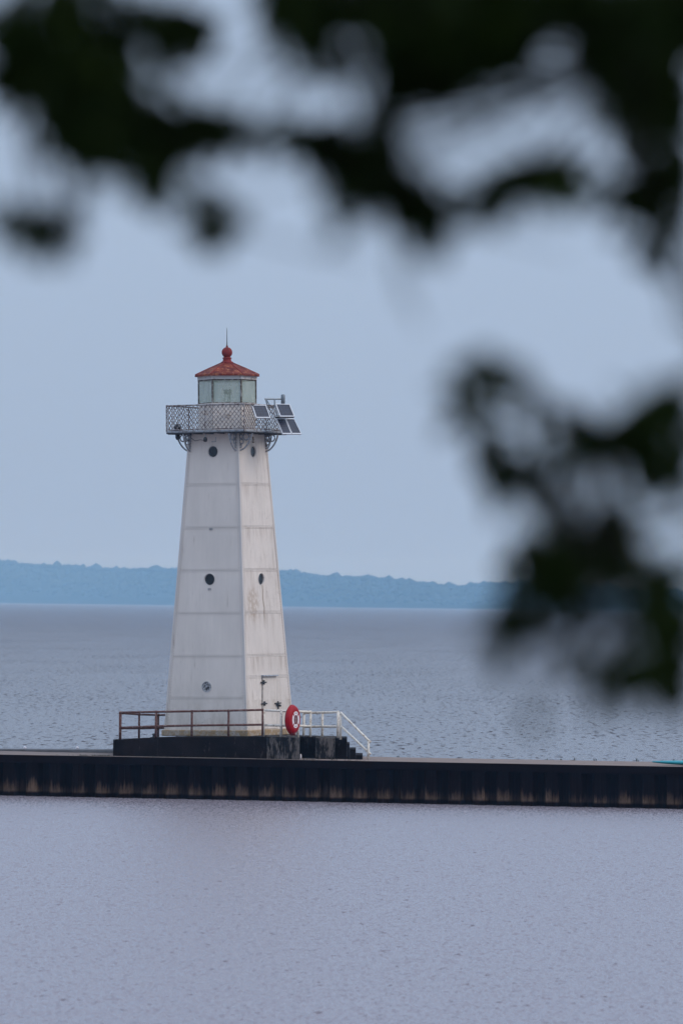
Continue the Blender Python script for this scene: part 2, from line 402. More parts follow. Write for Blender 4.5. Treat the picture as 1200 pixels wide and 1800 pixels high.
def clump(mb, c, rx, rz, rnd):
    vs = []; fs = []
    for (r, z) in ((0.55, -0.5), (1.0, 0.1), (0.62, 0.7)):
        for k in range(6):
            a_ = 2 * math.pi * k / 6 + rnd.random() * 0.5
            q = rnd.uniform(0.8, 1.2)
            vs.append(Vector(c) + Vector((math.cos(a_) * rx * r * q, math.sin(a_) * rx * r * q, z * rz * rnd.uniform(0.85, 1.15))))
    vs.append(Vector(c) + Vector((0, 0, rz * rnd.uniform(0.95, 1.2))))
    for i in range(2):
        for k in range(6): fs.append((i * 6 + k, i * 6 + (k + 1) % 6, (i + 1) * 6 + (k + 1) % 6, (i + 1) * 6 + k))
    fs += [(12 + k, 12 + (k + 1) % 6, 18) for k in range(6)]
    mb.add(vs, fs)
for i in range(len(rows) - 1):
    for k in range(1, 5):
        for q in range(7 if k == 4 else 4):
            a_, b_ = R.random(), R.random()
            p = rows[i][k].lerp(rows[i + 1][k], a_)
            if k < 4: p = p.lerp(rows[i][k + 1].lerp(rows[i + 1][k + 1], a_), b_)
            h = R.uniform(4.5, 8.0)
            if R.random() < 0.10 and k == 4: h *= R.uniform(1.3, 2.2)
            clump(wood, p + Vector((0, R.uniform(-8, 8), 0.5)), h * R.uniform(0.9, 1.6), h, R)
obj('far_wood', wood, M['forest'], kind='stuff', smooth=False)['label'] = 'hazy blue woodland covering the hills on the far shore'

# ------------------------------------------------------------------ pier
DECK = 1.55
UL, UR = -30.0, 62.0
pr = empty('pier', pier(10, 0, 0), 'long low pier of black sheet piling with a pinkish concrete deck crossing the water', 'pier')
W = 5.1
def slab(u0_, u1_, v0, v1, z0, z1):
    ps = [pier(u0_, v0, 0), pier(u1_, v0, 0), pier(u1_, v1, 0), pier(u0_, v1, 0)]
    return [p + Vector((0, 0, z0)) for p in ps], [p + Vector((0, 0, z1)) for p in ps]
SL = 4.0; k = 0; u = UL
first = None
while u < UR:                                         # deck slabs with open joints
    if first is None:
        mb = MB(); mb.box(0, SL - 0.025, -0.19, W, -0.13, 0)
        ang = math.atan2(U.y, U.x)
        first = obj('concrete_slab', mb, M['deck'], pr, bevel=0.02); s_ = first
    else:
        s_ = first.copy(); C.objects.link(s_); s_.parent = pr
    s_.location = pier(u, 0.03, DECK + R.uniform(-0.006, 0.006)) - pr.location; s_.rotation_euler = (0, 0, ang)
    u += SL
fill = MB(); bo, to = slab(UL, UR, 0.5, W - 0.3, -1.0, DECK - 0.14); fill.prism(rel(bo, pr), rel(to, pr))
obj('core_fill', fill, M['blackened'], pr)
# sheet piles: one trough of corrugated steel per pile, on the harbour side and on the lake side
PER = 0.905
prof = [(0, 0.17), (0.20, 0.17), (0.33, -0.13), (0.74, -0.13), (0.87, 0.17), (PER, 0.17)]
pm = MB()
nn = len(prof)
for (x, y) in prof: pm.v.append(Vector((x, y, -1.3)))
for (x, y) in prof: pm.v.append(Vector((x, y, 1.40)))
for k in range(nn - 1): pm.f.append((k, k + 1, nn + k + 1, nn + k))
pm.box(0.33 + 0.19, 0.33 + 0.215, -0.155, -0.128, -1.3, 1.40)        # interlock rib down the middle of the pan
pme = bpy.data.meshes.new('sheet_pile'); pme.from_pydata([tuple(v) for v in pm.v], [], pm.f); pme.update(); pme.materials.append(M['pile'])
at_ = pme.attributes.new('outer', 'FLOAT', 'POINT')
for i, v in enumerate(pme.vertices): at_.data[i].value = 1.0 if v.co.y < 0 else 0.0
npile = int((UR - UL) / PER)
for side in (0, 1):
    for k in range(npile):
        o = bpy.data.objects.new('sheet_pile', pme); C.objects.link(o); o.parent = pr
        if side == 0:
            o.location = pier(UL + k * PER, 0.0, R.uniform(-0.02, 0.01)) - pr.location; o.rotation_euler = (0, 0, ang)
        else:
            o.location = pier(UL + (k + 1) * PER, W + 0.16, R.uniform(-0.02, 0.01)) - pr.location; o.rotation_euler = (0, 0, ang + math.pi)
wl = MB(); bo, to = slab(UL, UR, -0.20, -0.163, 1.24, 1.542)
wl.prism(rel(bo, pr), rel(to, pr)); obj('steel_cap_beam', wl, M['pile'], pr, bevel=0.01)
# raised kerb along the lake side of the deck, left of the lighthouse
kb = MB()
ul, ur = ux(-60, W), ux(255, W)
bo = [pier(ul, W - 0.55, DECK), pier(ur, W - 1.6, DECK), pier(ur, W, DECK), pier(ul, W, DECK)]
to = [p + Vector((0, 0, h)) for p, h in zip(bo, (0.05, 0.13, 0.13, 0.05))]
kb.prism(rel(bo, pr), rel(to, pr)); obj('kerb', kb, M['kerb'], pr, bevel=0.02)

# ------------------------------------------------------------------ lighthouse base of concrete with steps
bs = empty('concrete_platform', pier(ux(330), 2, DECK), 'blackened concrete platform on the pier under the white lighthouse', 'platform')
def front(px, v): return pier(ux(px, v), v, 0)
def ztop(px, py, v):
    p = front(px, v); return at(px, py, p.y).z
def block(name, pts, m, bevel=0.008):                  # pts: (px, v, z_top)
    bo = []; to = []
    for (px, v, zt) in pts:
        p = front(px, v); bo.append(p + Vector((0, 0, DECK))); to.append(p + Vector((0, 0, zt)))
    mb = MB(); mb.prism(rel(bo, bs), rel(to, bs)); return obj(name, mb, m, bs, bevel=bevel)
VB = W - 0.25
z199, z277, z469 = ztop(199, 1301, .12), ztop(277, 1296, .12), ztop(469, 1295, .12)
block('concrete_block', [(199, .12, z199), (277, .12, z277), (277, VB, z277 - .12), (199, VB, z199 - .10)], M['blackened'])
block('concrete_block', [(277.03, .12, z277), (469, .12, z469), (469, VB, z469), (277.03, VB, z277 - .12)], M['blackened'])
block('concrete_block', [(469.08, .13, z469), (526, .13, z469 - .02), (526, VB, z469 - .02), (469.08, VB, z469)], M['weathered'])
zl = ztop(560, 1296.5, 1.4)
block('stair_landing', [(526.1, 1.9, zl), (555, 1.9, zl), (555, VB - .5, zl), (526.1, VB - .5, zl)], M['blackened'])
block('stair_landing', [(555.1, 1.1, zl), (588, 1.1, zl), (588, VB - .5, zl), (555.1, VB - .5, zl)], M['weathered'])
for (x0, x1, y, v0) in ((588.1, 609.6, 1297.5, 1.5), (609.7, 614, 1307.5, 1.45), (614.1, 625, 1317, 1.4), (625.1, 637, 1327, 1.35)):
    z_ = ztop(x1, y, 1.5)
    block('stair_step', [(x0, v0, z_), (x1, v0, z_), (x1, VB - .8, z_), (x0, VB - .8, z_)], M['blackened'], 0.015)

# ------------------------------------------------------------------ lighthouse
TY = 198.7
tb = at(403.0, 1290, TY)
TB = Vector((tb.x, TY, 2.33))
lh = empty('lighthouse', TB, 'tapering square white iron lighthouse with a red lantern roof standing on the pier', 'lighthouse')
PHI = math.radians(-28.5)
lh.rotation_euler = (0, math.radians(-0.75), PHI)
# tilt has to be about the view axis: compose it explicitly
lh.rotation_euler = (Matrix.Rotation(math.radians(-0.95), 3, 'Y') @ Matrix.Rotation(PHI, 3, 'Z')).to_euler()
def hz(py): return (at(401, py, TY).z - TB.z)
ZG = hz(761)                                            # gallery floor underside
def side(z): return 3.60 - (z - hz(1290)) * (3.60 - 2.235) / (hz(800) - hz(1290))
LP = Matrix.Rotation(-PHI, 3, 'Z')                      # lantern faces the viewer
# dark inner core behind the plate joints
core = MB(); a0, a1 = side(0.0) / 2 - 0.13, side(ZG) / 2 - 0.13
core.prism([(-a0, -a0, .0), (a0, -a0, .0), (a0, a0, .0), (-a0, a0, .0)], [(-a1, -a1, ZG), (a1, -a1, ZG), (a1, a1, ZG), (-a1, a1, ZG)])
obj('inner_shell', core, M['seam'], lh)
ft = MB(); a0 = side(0) / 2 + 0.075
ft.box(-a0, a0, -a0, a0, 0.0, 0.235)
obj('footing', ft, M['ochre'], lh, bevel=0.03)
FR = [Matrix.Rotation(k * math.pi / 2, 3, 'Z') for k in range(4)]   # 0: -Y (left in view), 1: +X (right in view)
seams = {0: [1283.5, 1226, 1153, 1078, 1003, 928, 853, 761], 1: [1283.5, 1189, 1152, 1076.5, 1002, 927, 852, 761]}
def fpt(k, s, z, out=0.0):                              # point on face k: s in -1..1 across, z up
    h = side(z) / 2
    return FR[k] @ Vector((s * h, -h - out, z))
def ring_hole(mb, k, z0, z1, cz, r, thick, cx=0.0):
    N = 40
    def cen(a): return (cx + r * math.cos(a), cz + r * math.sin(a))
    outer = []; per = []
    h0, h1 = side(z0) / 2 - .008, side(z1) / 2 - .008
    corners = [(h0, z0), (h1, z1), (-h1, z1), (-h0, z0)]
    for i in range(4):
        (xa, za), (xb, zb) = corners[i], corners[(i + 1) % 4]
        for q in range(10): outer.append((xa + (xb - xa) * q / 10, za + (zb - za) * q / 10))
    inner = []
    for (x, z) in outer:
        a = math.atan2(z - cz, x - cx); inner.append(cen(a))
    vs = []
    for dep in (0.0, thick):
        for (x, z) in outer + inner:
            hh = side(z) / 2; vs.append(FR[k] @ Vector((x, -hh - 0.0 + dep, z)))
    fs = []
    for i in range(N):
        j = (i + 1) % N
        fs.append((i, j, N + j, N + i))
        fs.append((2 * N + i, 3 * N + i, 3 * N + j, 2 * N + j))
        fs.append((j, i, 2 * N + i, 2 * N + j)); fs.append((N + i, N + j, 3 * N + j, 3 * N + i))
    mb.add(vs, fs)
ports = {(0, 6): 794, (0, 3): None}
hole_for = {}
for k in (0, 1):
    for py, r in ((795, 0.21), (1018.5, 0.22)): hole_for.setdefault(k, []).append((hz(py), r))
hole_for[0].append((hz(1206), 0.20))
def rivet(mb, k, s, z, out=0.0):
    c = fpt(k, s, z); nrm = FR[k] @ Vector((0, -1, 0)); tx = FR[k] @ Vector((1, 0, 0)); tz = Vector((0, 0, 1)); r = 0.017
    vs = [c + nrm * out + tx * r * math.cos(a) + tz * r * math.sin(a) for a in (0, 1.257, 2.513, 3.77, 5.027)] + [c + nrm * (out + 0.012)]
    mb.add(vs, [(i, (i + 1) % 5, 5) for i in range(5)])
for k in range(4):
    sm = seams[0] if k % 2 == 0 else seams[1]
    pm_ = M['paint'] if k in (0, 3) else M['paint_stained']
    for i in range(len(sm) - 1):
        z0, z1 = hz(sm[i]) + 0.004, hz(sm[i + 1]) - 0.004
        mb = MB(); hol = [h for h in hole_for.get(k, []) if z0 < h[0] < z1]
        if hol: ring_hole(mb, k, z0, z1, hol[0][0], hol[0][1], 0.05)
        else:
            e = 0.008
            def q(z, s, o_): h = side(z) / 2; return FR[k] @ Vector((s * (h - e), -h - o_, z))
            pr_ = R.uniform(-0.004, 0.006)
            mb.add([q(z0, -1, pr_), q(z0, 1, pr_), q(z1, 1, pr_), q(z1, -1, pr_), q(z0, -1, -.05), q(z0, 1, -.05), q(z1, 1, -.05), q(z1, -1, -.05)],
                   [(0, 1, 2, 3), (5, 4, 7, 6), (0, 4, 5, 1), (1, 5, 6, 2), (2, 6, 7, 3), (3, 7, 4, 0)])
        pl = obj('iron_plate', mb, pm_, lh)
        if k in (0, 1):
            rv = MB(); w0 = side((z0 + z1) / 2)
            nx = int(w0 / 0.085)
            for q_ in range(nx):
                s_ = -0.97 + 1.94 * q_ / (nx - 1)
                rivet(rv, k, s_, z0 + 0.045, 0.006)
                rivet(rv, k, s_, z1 - 0.045, 0.006)
            nz = int((z1 - z0) / 0.10)
            for q_ in range(1, nz):
                zz = z0 + (z1 - z0) * q_ / nz
                for sx in (-1, 1): rivet(rv, k, sx * (1 - 0.13 / (side(zz) / 2)), zz, 0.006)
            obj('rivets', rv, M['rivet'], pl, kind='stuff')
# corner angles
for k in range(4):
    mb = MB(); z0, z1 = 0.24, ZG - 0.01
    for (z, idx) in ((z0, 0), (z1, 1)): pass
    def L(z):
        h = side(z) / 2; o_ = 0.014; w_ = 0.085
        return [FR[k] @ Vector(p) for p in ((h - w_, -h - o_, z), (h + o_, -h - o_, z), (h + o_, -h + w_, z), (h + .002, -h + w_, z), (h + .002, -h - .002, z), (h - w_, -h - .002, z))]
    mb.prism(L(z0), L(z1)); ct = obj('corner_angle', mb, M['trim'], lh)
    rv = MB()
    z = z0 + .1
    while z < z1:
        h = side(z) / 2
        for f_, s_ in ((k, 1 - .05 / h), ((k + 1) % 4, -1 + .05 / h)): rivet(rv, f_, s_, z, 0.015)
        z += 0.10
    obj('rivets', rv, M['rivet'], ct, kind='stuff')
# portholes
def face_frame(k, z, out=0.0):
    nrm = FR[k] @ Vector((0, -1, 0)); return Matrix((FR[k] @ Vector((1, 0, 0)), Vector((0, 0, 1)), nrm)).transposed(), fpt(k, 0, z, out)
for k in (0, 1):
    for (z, r) in hole_for[k]:
        Mx, c = face_frame(k, z)
        mb = MB(); mb.lathe([(r - .004, -.10), (r + .022, -.10), (r + .022, .018), (r + .008, .022), (r - .004, .010), (r - .006, -.10)], 28, c, Mx)
        mb.f = mb.f[:-2]
        blank = (k == 0 and z < hz(1150))
        fm = obj('porthole', mb, M['trim'], lh, True)
        g = MB()
        if blank:
            g.lathe([(r + .01, -.03), (r + .01, .012), (r - .02, .018)], 28, c, Mx)
            bp = obj('blanking_plate', g, M['blank'], fm, label='round blanking plate covered in dark scribbles')
            sc = MB()
            for (cx_, cy_, pts) in ((-.08, .02, 7), (.05, .03, 7), (0, -.09, 6), (.10, -.05, 5), (-.02, .10, 5)):
                px_ = [(cx_ + R.uniform(-.06, .06), cy_ + R.uniform(-.08, .08)) for _ in range(pts)]
                sc.tube([c + Mx @ Vector((x_, y_, .028)) for x_, y_ in px_], 0.012, 5)
            obj('scribble', sc, M['dark_iron'], bp)
        else:
            g.lathe([(r - .008, -.05), (r - .010, -.035)], 28, c, Mx)
            obj('glass', g, M['port_glass'], fm)
            if k == 1:
                pass
# door in the right face
dz0, dz1 = 0.26, hz(1188.5)
def dpt(px, z, out):                                     # px column at the door -> point on face 1
    h = side(z) / 2; wpx = 1.0
    left = 436.2 - (z - 0.24) * 1.25; right = 515.0 - (z - 0.24) * 4.5
    s_ = -1 + 2 * (px - left) / (right - left); return FR[1] @ Vector((s_ * h, -h - out, z))
mb = MB(); dl, dr = 462.0, 486.0
mb.prism([dpt(dl, dz0, .03), dpt(dr, dz0, .03), dpt(dr, dz0, -.03), dpt(dl, dz0, -.03)],
         [dpt(dl, dz1, .03), dpt(dr, dz1, .03), dpt(dr, dz1, -.03), dpt(dl, dz1, -.03)])
door = obj('door', mb, M['paint_stained'], lh, label='narrow white iron door with dark hinges')
mb = MB()
for (xa, xb) in ((460.8, 461.8), (486.2, 487.0)):
    mb.prism([dpt(xa, dz0, .012), dpt(xb, dz0, .012), dpt(xb, dz0, -.03), dpt(xa, dz0, -.03)],
             [dpt(xa, dz1, .012), dpt(xb, dz1, .012), dpt(xb, dz1, -.03), dpt(xa, dz1, -.03)])
obj('door_gap', mb, M['mullion'], door)
mb = MB(); mb.prism([dpt(460, dz1 + .0, .13), dpt(484.5, dz1 + .0, .13), dpt(484.5, dz1, .0), dpt(460, dz1, .0)],
                    [dpt(460, dz1 + .05, .11), dpt(484.5, dz1 + .05, .11), dpt(484.5, dz1 + .05, .0), dpt(460, dz1 + .05, .0)])
obj('door_hood', mb, M['grey_iron'], door)
for (x_, y_) in ((462.3, 1199), (463.5, 1236)):
    z = hz(y_); mb = MB(); p0, p1 = dpt(x_ - 4, z, .045), dpt(x_ + 4.5, z, .045)
    mb.tube([p0, p1], 0.028, 6); mb.tube([dpt(x_, z - .08, .06), dpt(x_, z + .08, .06)], 0.04, 8)
    obj('hinge', mb, M['dark_iron'], door)
z = hz(1237.5); mb = MB(); mb.tube([dpt(481.5, z + .02, .06), dpt(491, z + .03, .06)], 0.028, 6); mb.tube([dpt(486, z + .10, .07), dpt(486.5, z - .20, .07)], 0.03, 6)
mb.tube([dpt(484, z - .02, .09), dpt(489, z - .07, .09)], 0.045, 8)
obj('latch', mb, M['dark_iron'], door)
# gallery
GS = 3.38 / 2
mb = MB(); mb.box(-GS, GS, -GS, GS, ZG - 0.01, ZG + 0.06); gd = obj('gallery_floor', mb, M['grey_iron'], lh, bevel=0.01)
mb = MB()
for k in range(4):
    for s_ in range(7):
        x_ = -GS + 0.1 + s_ * (2 * GS - .2) / 6
        p0 = FR[k] @ Vector((x_, -GS + .02, ZG - .055)); p1 = FR[k] @ Vector((x_ * .9, -1.05, ZG - .055)); mb.tube([p0, p1], 0.022, 5)
    mb.tube([FR[k] @ Vector((-GS, -GS + .02, ZG - .03)), FR[k] @ Vector((GS, -GS + .02, ZG - .03))], .03, 6)
obj('floor_joists', mb, M['dark_iron'], gd, kind='stuff')
ZR = hz(714)
gr = empty('gallery_railing', (0, 0, 0), '', ''); del gr['label']; del gr['category']; gr.parent = lh
for k in range(4):
    mb = MB()
    a_, b_ = Vector((-GS, -GS, 0)), Vector((GS, -GS, 0))
    for z, r in ((ZR, .030), (ZG + .10, .022)):
        mb.tube([FR[k] @ (a_ + Vector((0, 0, z))), FR[k] @ (b_ + Vector((0, 0, z)))], r, 6)
    obj('rail', mb, M['lattice'], gr)
    for s_ in (-1, 0):
        mb = MB(); mb.tube([FR[k] @ Vector((s_ * GS, -GS, ZG)), FR[k] @ Vector((s_ * GS, -GS, ZR + .02))], .024, 6); obj('post', mb, M['lattice'], gr)
    lt = MB(); z0, z1 = ZG + .10, ZR; H = z1 - z0; wx = 0.178; sl = wx / 0.195
    x = -GS - H * sl
    while x < GS + H * sl:
        for sgn in (1, -1):
            xa, xb = (x, x + H * sl) if sgn > 0 else (x + H * sl, x)
            za, zb = z0, z1
            pts = []
            # clip to the side
            def clip(xa, za, xb, zb):
                t0, t1 = 0.0, 1.0; dx = xb - xa
                for lim, s__ in ((-GS, 1), (GS, -1)):
                    fa, fb = s__ * (xa - lim), s__ * (xb - lim)
                    if fa < 0 and fb < 0: return None
                    if fa < 0: t0 = max(t0, fa / (fa - fb))
                    if fb < 0: t1 = min(t1, fa / (fa - fb))
                if t1 - t0 < 0.03: return None
                return (xa + dx * t0, za + (zb - za) * t0, xa + dx * t1, za + (zb - za) * t1)
            c_ = clip(xa, za, xb, zb)
            if c_:
                off = 0.006 * sgn
                lt.tube([FR[k] @ Vector((c_[0], -GS + off, c_[1])), FR[k] @ Vector((c_[2], -GS + off, c_[3]))], 0.0125, 4)
        x += wx
    obj('lattice', lt, M['lattice'], gr, kind='stuff', label='diamond lattice of rusty flat bars')
# brackets: eight scrolled brackets, two to a face
def bracket_mesh():
    mb = MB(); L_, D_ = 0.60, 0.70
    mb.box(-.03, .03, -L_, 0, -.05, 0); mb.box(-.03, .03, -.05, 0, -D_, -.05)
    pts = [Vector((0, -L_ * math.cos(a) ** 1.0 * 1.0 + 0.0, -D_ * math.sin(a) - .0)) for a in [i * math.pi / 2 / 10 for i in range(11)]]
    pts = [Vector((0, -L_ + (L_ - .03) * (1 - math.cos(i / 10 * math.pi / 2)) ** .9, -.05 - (D_ - .06) * math.sin(i / 10 * math.pi / 2) ** 1.25)) for i in range(11)]
    mb.tube(pts, .032, 6)
    for (y, z, r) in ((-.34, -.185, .125), (-.125, -.17, .075), (-.14, -.36, .085), (-.09, -.53, .05)):
        mb.tube([Vector((0, y + r * math.cos(a), z + r * math.sin(a))) for a in [i * math.pi / 8 for i in range(17)]], .028, 5)
    mb.box(-.022, .022, -.17, -.10, -.29, -.24)
    return mb
bme = None
for k in range(4):
    for sx in (-1, 1):
        if bme is None: o = obj('bracket', bracket_mesh(), M['grey_iron'], lh); bme = o
        else: o = bme.copy(); C.objects.link(o); o.parent = lh
        zz = ZG - .012; h = side(zz) / 2
        o.location = FR[k] @ Vector((sx * (h - .07), -h + .03, zz)); o.rotation_euler = (0, 0, k * math.pi / 2)
# lantern: hexagon with one face to the viewer
def hexp(r, z, rot=0): return [LP @ Vector((r * math.cos(math.radians(60 * i + rot)), r * math.sin(math.radians(60 * i + rot)), z)) for i in range(6)]
ZL0, ZL1, ZE, ZN = hz(711), hz(668), hz(660), hz(638)
RL = 1.105
for i in range(6):
    j = (i + 1) % 6
    lo, hi = hexp(RL - .02, ZG + .06), hexp(RL - .02, ZL0 - .03); lo2, hi2 = hexp(RL - .08, ZG + .06), hexp(RL - .08, ZL0 - .03)
    e = 0.012
    A, B = lo[i].lerp(lo[j], e), lo[i].lerp(lo[j], 1 - e); A1, B1 = hi[i].lerp(hi[j], e), hi[i].lerp(hi[j], 1 - e)
    C2, D2 = lo2[i].lerp(lo2[j], e), lo2[i].lerp(lo2[j], 1 - e); C3, D3 = hi2[i].lerp(hi2[j], e), hi2[i].lerp(hi2[j], 1 - e)
    mb = MB(); mb.prism([A, B, D2, C2], [A1, B1, D3, C3]); obj('lantern_wall_plate', mb, M['paint_stained'], lh)
mb = MB(); mb.prism(hexp(RL - .085, ZG + .06), hexp(RL - .085, ZL0 - .03)); obj('lantern_wall_core', mb, M['seam'], lh)
mb = MB(); mb.prism(hexp(RL + .03, ZL0 - .03), hexp(RL + .03, ZL0 + .025)); obj('lantern_sill', mb, M['trim'], lh)
lo, hi = hexp(RL - .02, ZL0 + .025), hexp(RL - .02, ZL1)
for i in range(6):
    j = (i + 1) % 6
    A, B = lo[i].lerp(lo[j], .03), lo[i].lerp(lo[j], .97); A1, B1 = hi[i].lerp(hi[j], .03), hi[i].lerp(hi[j], .97)
    inn = (Vector((0, 0, 0)) - LP @ Vector((math.cos(math.radians(60 * i + 30)), math.sin(math.radians(60 * i + 30)), 0))) * .015
    mb = MB(); mb.prism([A, B, B + inn, A + inn], [A1, B1, B1 + inn, A1 + inn])
    pn = obj('pane', mb, M['pane'], lh)
    mb = MB()
    mb.tube([A + Vector((0, 0, .015)), B + Vector((0, 0, .015))], .018, 4); mb.tube([A1 - Vector((0, 0, .02)), B1 - Vector((0, 0, .02))], .028, 4)
    obj('glazing_bar', mb, M['mullion'], pn)
    mb = MB(); mb.tube([lo[i], hi[i]], .036, 6); obj('mullion', mb, M['mullion'], lh)
mb = MB()
mb.prism(hexp(RL + .02, ZL1), hexp(RL + .03, ZE - .045)); obj('cornice', mb, M['cornice'], lh)
mb = MB(); mb.prism(hexp(RL + .055, ZE - .045), hexp(RL + .10, ZE)); obj('gutter', mb, M['cornice'], lh)
rf0, rf1, rf2, rf3 = hexp(RL + .125, ZE - .02), hexp(RL + .115, ZE + .03), hexp(.70, (ZE + ZN) / 2 + .035), hexp(.21, ZN + .01)
for i in range(6):
    j = (i + 1) % 6; mb = MB(); vs = []
    for rg in (rf0, rf1, rf2, rf3): vs += [rg[i].lerp(rg[j], .004), rg[i].lerp(rg[j], .996)]
    vs += [v * 1.0 - Vector((0, 0, .03)) for v in vs]
    fs = []
    for q in range(3): fs += [(2 * q, 2 * q + 1, 2 * q + 3, 2 * q + 2), (8 + 2 * q, 8 + 2 * q + 2, 8 + 2 * q + 3, 8 + 2 * q + 1),
                              (2 * q, 2 * q + 2, 8 + 2 * q + 2, 8 + 2 * q), (2 * q + 1, 8 + 2 * q + 1, 8 + 2 * q + 3, 2 * q + 3)]
    fs += [(0, 8, 9, 1), (6, 7, 15, 14)]
    mb.add(vs, fs); rp = obj('roof_panel', mb, M['roof'], lh)
    mb = MB(); mb.tube([rf1[i], rf2[i], rf3[i]], .020, 5); obj('roof_rib', mb, M['ball'], rp)
zb = hz(619.5); zt = hz(630)
mb = MB()
mb.lathe([(.245, ZN - .02), (.24, ZN + .03), (.17, ZN + .07), (.15, zt - .03), (.175, zt), (.175, zt + .03), (.11, zt + .05)] +
         [(.205 * math.sin(a), zb - .205 * math.cos(a)) for a in [math.radians(q) for q in range(38, 175, 12)]] + [(.045, zb + .22), (.03, zb + .27)], 20)
obj('vent_ball', mb, M['ball'], lh, True)
mb = MB(); mb.tube([(0, 0, zb + .2), (0, 0, hz(598)), (0, 0, hz(576))], .024, 6, .008); obj('lightning_rod', mb, M['dark_iron'], lh)
# small fittings on the tower under the gallery and on the lantern wall
def tw(px, py, Y): return lh.matrix_basis.inverted() @ at(px, py, Y)
bpy.context.view_layer.update()
lhi = lh.matrix_world.inverted()
def tw(px, py, Y): return lhi @ at(px, py, Y)
for (px, py) in ((361, 728.5), (400.5, 728)):
    p = tw(px, py, 197.66); mb = MB(); mb.box(-.09, .09, -.10, .06, -.03, .03); mb.box(-.10, -.06, -.09, .0, -.03, .12); mb.box(.06, .10, -.09, .0, -.03, .12)
    o = obj('wall_fitting', mb, M['trim'], lh); o.location = p; o.rotation_euler = (0, 0, -PHI)
mb = MB(); mb.tube([tw(372, 776.5, 197.3), tw(379, 776.5, 197.3), tw(379.5, 768, 197.35)], .018, 5); obj('conduit', mb, M['grey_iron'], lh)
mb = MB(); mb.tube([tw(335, 769, 197.85), tw(343, 775, 197.75), tw(352, 773, 197.6), tw(358, 774, 197.5)], .012, 5); obj('cable', mb, M['dark_iron'], lh)
mb = MB(); mb.tube([tw(445, 768, 197.2), tw(445, 778, 197.1)], .04, 6); obj('wall_fitting', mb, M['mullion'], lh)
for (px, py, k, sx) in ((374, 930, 0, 0), (371, 1035, 0, 0)):
    mb = MB()
    for dx in (-.03, .05):
        c = fpt(0, 0, hz(py)) + FR[0] @ Vector((dx, -.015, 0)); mb.box(c.x - .014, c.x + .014, c.y - .02, c.y + .02, c.z - .05, c.z + .03)
    obj('stud', mb, M['grey_iron'], lh)

# ------------------------------------------------------------------ fittings fixed to the lighthouse
bc = empty('beacon_lamp', lh.matrix_world @ Vector((0, 0, ZL0 + .02)), 'small dark beacon lamp on thin legs inside the glazed lantern room', 'beacon lamp')
mb = MB()
mb.lathe([(.10, .36), (.15, .40), (.16, .46), (.155, .50), (.10, .53)], 16); obj('lamp_head', mb, M['lamp_glass'], bc, True)
mb = MB(); mb.lathe([(.17, .505), (.175, .54), (.14, .555)], 16); obj('lamp_cap', mb, M['dark_iron'], bc)
for (x, y) in ((-.12, -.05), (.10, -.06), (.03, .12)):
    mb = MB(); mb.tube([(x, y, 0), (x * .9, y * .9, .38)], .014, 5); obj('leg', mb, M['dark_iron'], bc)
mb = MB(); mb.tube([(.11, -.1, .5), (.10, -.12, .3), (-.02, -.1, .08), (-.05, -.1, 0)], .010, 5); obj('cable', mb, M['dark_iron'], bc)

def solar(tl, tr, br, bl, Yt, dYr, dYb, label, cells=2):
    """a tilted solar panel: corners in view, with their true distances"""
    P = [at(*tl, Yt), at(*tr, Yt + dYr), at(*br, Yt + dYr + dYb), at(*bl, Yt + dYb)]
    c = sum(P, Vector()) / 4
    root = empty('solar_panel', c, label, 'solar panel', 'solar panels on the gallery railing')
    P = [p - c for p in P]; nrm = (P[1] - P[0]).cross(P[3] - P[0]).normalized()
    if nrm.y > 0: nrm = -nrm
    def q(u_, v_, d=0): return P[0].lerp(P[1], u_).lerp(P[3].lerp(P[2], u_), v_) + nrm * d
    def quad(mb, u0_, u1_, v0, v1, d0, d1):
        mb.prism([q(u0_, v0, d0), q(u1_, v0, d0), q(u1_, v1, d0), q(u0_, v1, d0)], [q(u0_, v0, d1), q(u1_, v0, d1), q(u1_, v1, d1), q(u0_, v1, d1)])
    fr = MB(); quad(fr, 0, 1, 0, .045, -.04, .012); quad(fr, 0, 1, .94, 1, -.04, .012); quad(fr, 0, .05, .046, .939, -.04, .012); quad(fr, .95, 1, .046, .939, -.04, .012)
    obj('frame', fr, M['alu'], root)
    g = MB(); quad(g, .051, .949, .046, .939, -.03, -.004); cp = obj('cell_sheet', g, M['cell'], root)
    ln = MB()
    for k in range(1, 7): quad(ln, .066, .934, .07 + .86 * k / 7 - .006, .07 + .86 * k / 7 + .006, -.004, -.001)
    for k in range(1, 4): quad(ln, .066 + .868 * k / 4 - .004, .066 + .868 * k / 4 + .004, .072, .928, -.004, -.0005)
    obj('cell_lines', ln, M['cell_line'], cp)
    st = MB(); b_ = q(.5, .5, -.05)
    return root
solar((442.5, 712), (467.5, 712), (475.5, 734.5), (450, 734.5), 197.0, .45, -.30, 'leftmost dark blue solar panel on the gallery railing by the lantern')
solar((484, 710), (509, 710.5), (518, 732.3), (492.5, 732.3), 197.6, .45, -.30, 'upper right solar panel on the gallery railing below the grey antenna')
solar((485.5, 735.5), (501, 735.7), (512.3, 763), (496.7, 763), 197.6, .30, -.35, 'lower tilted solar panel nearer the tower under the upper right panel')
solar((501.8, 735.7), (516.5, 736), (530, 763), (513.2, 763), 197.92, .30, -.35, 'lower tilted solar panel furthest right, overhanging the gallery')
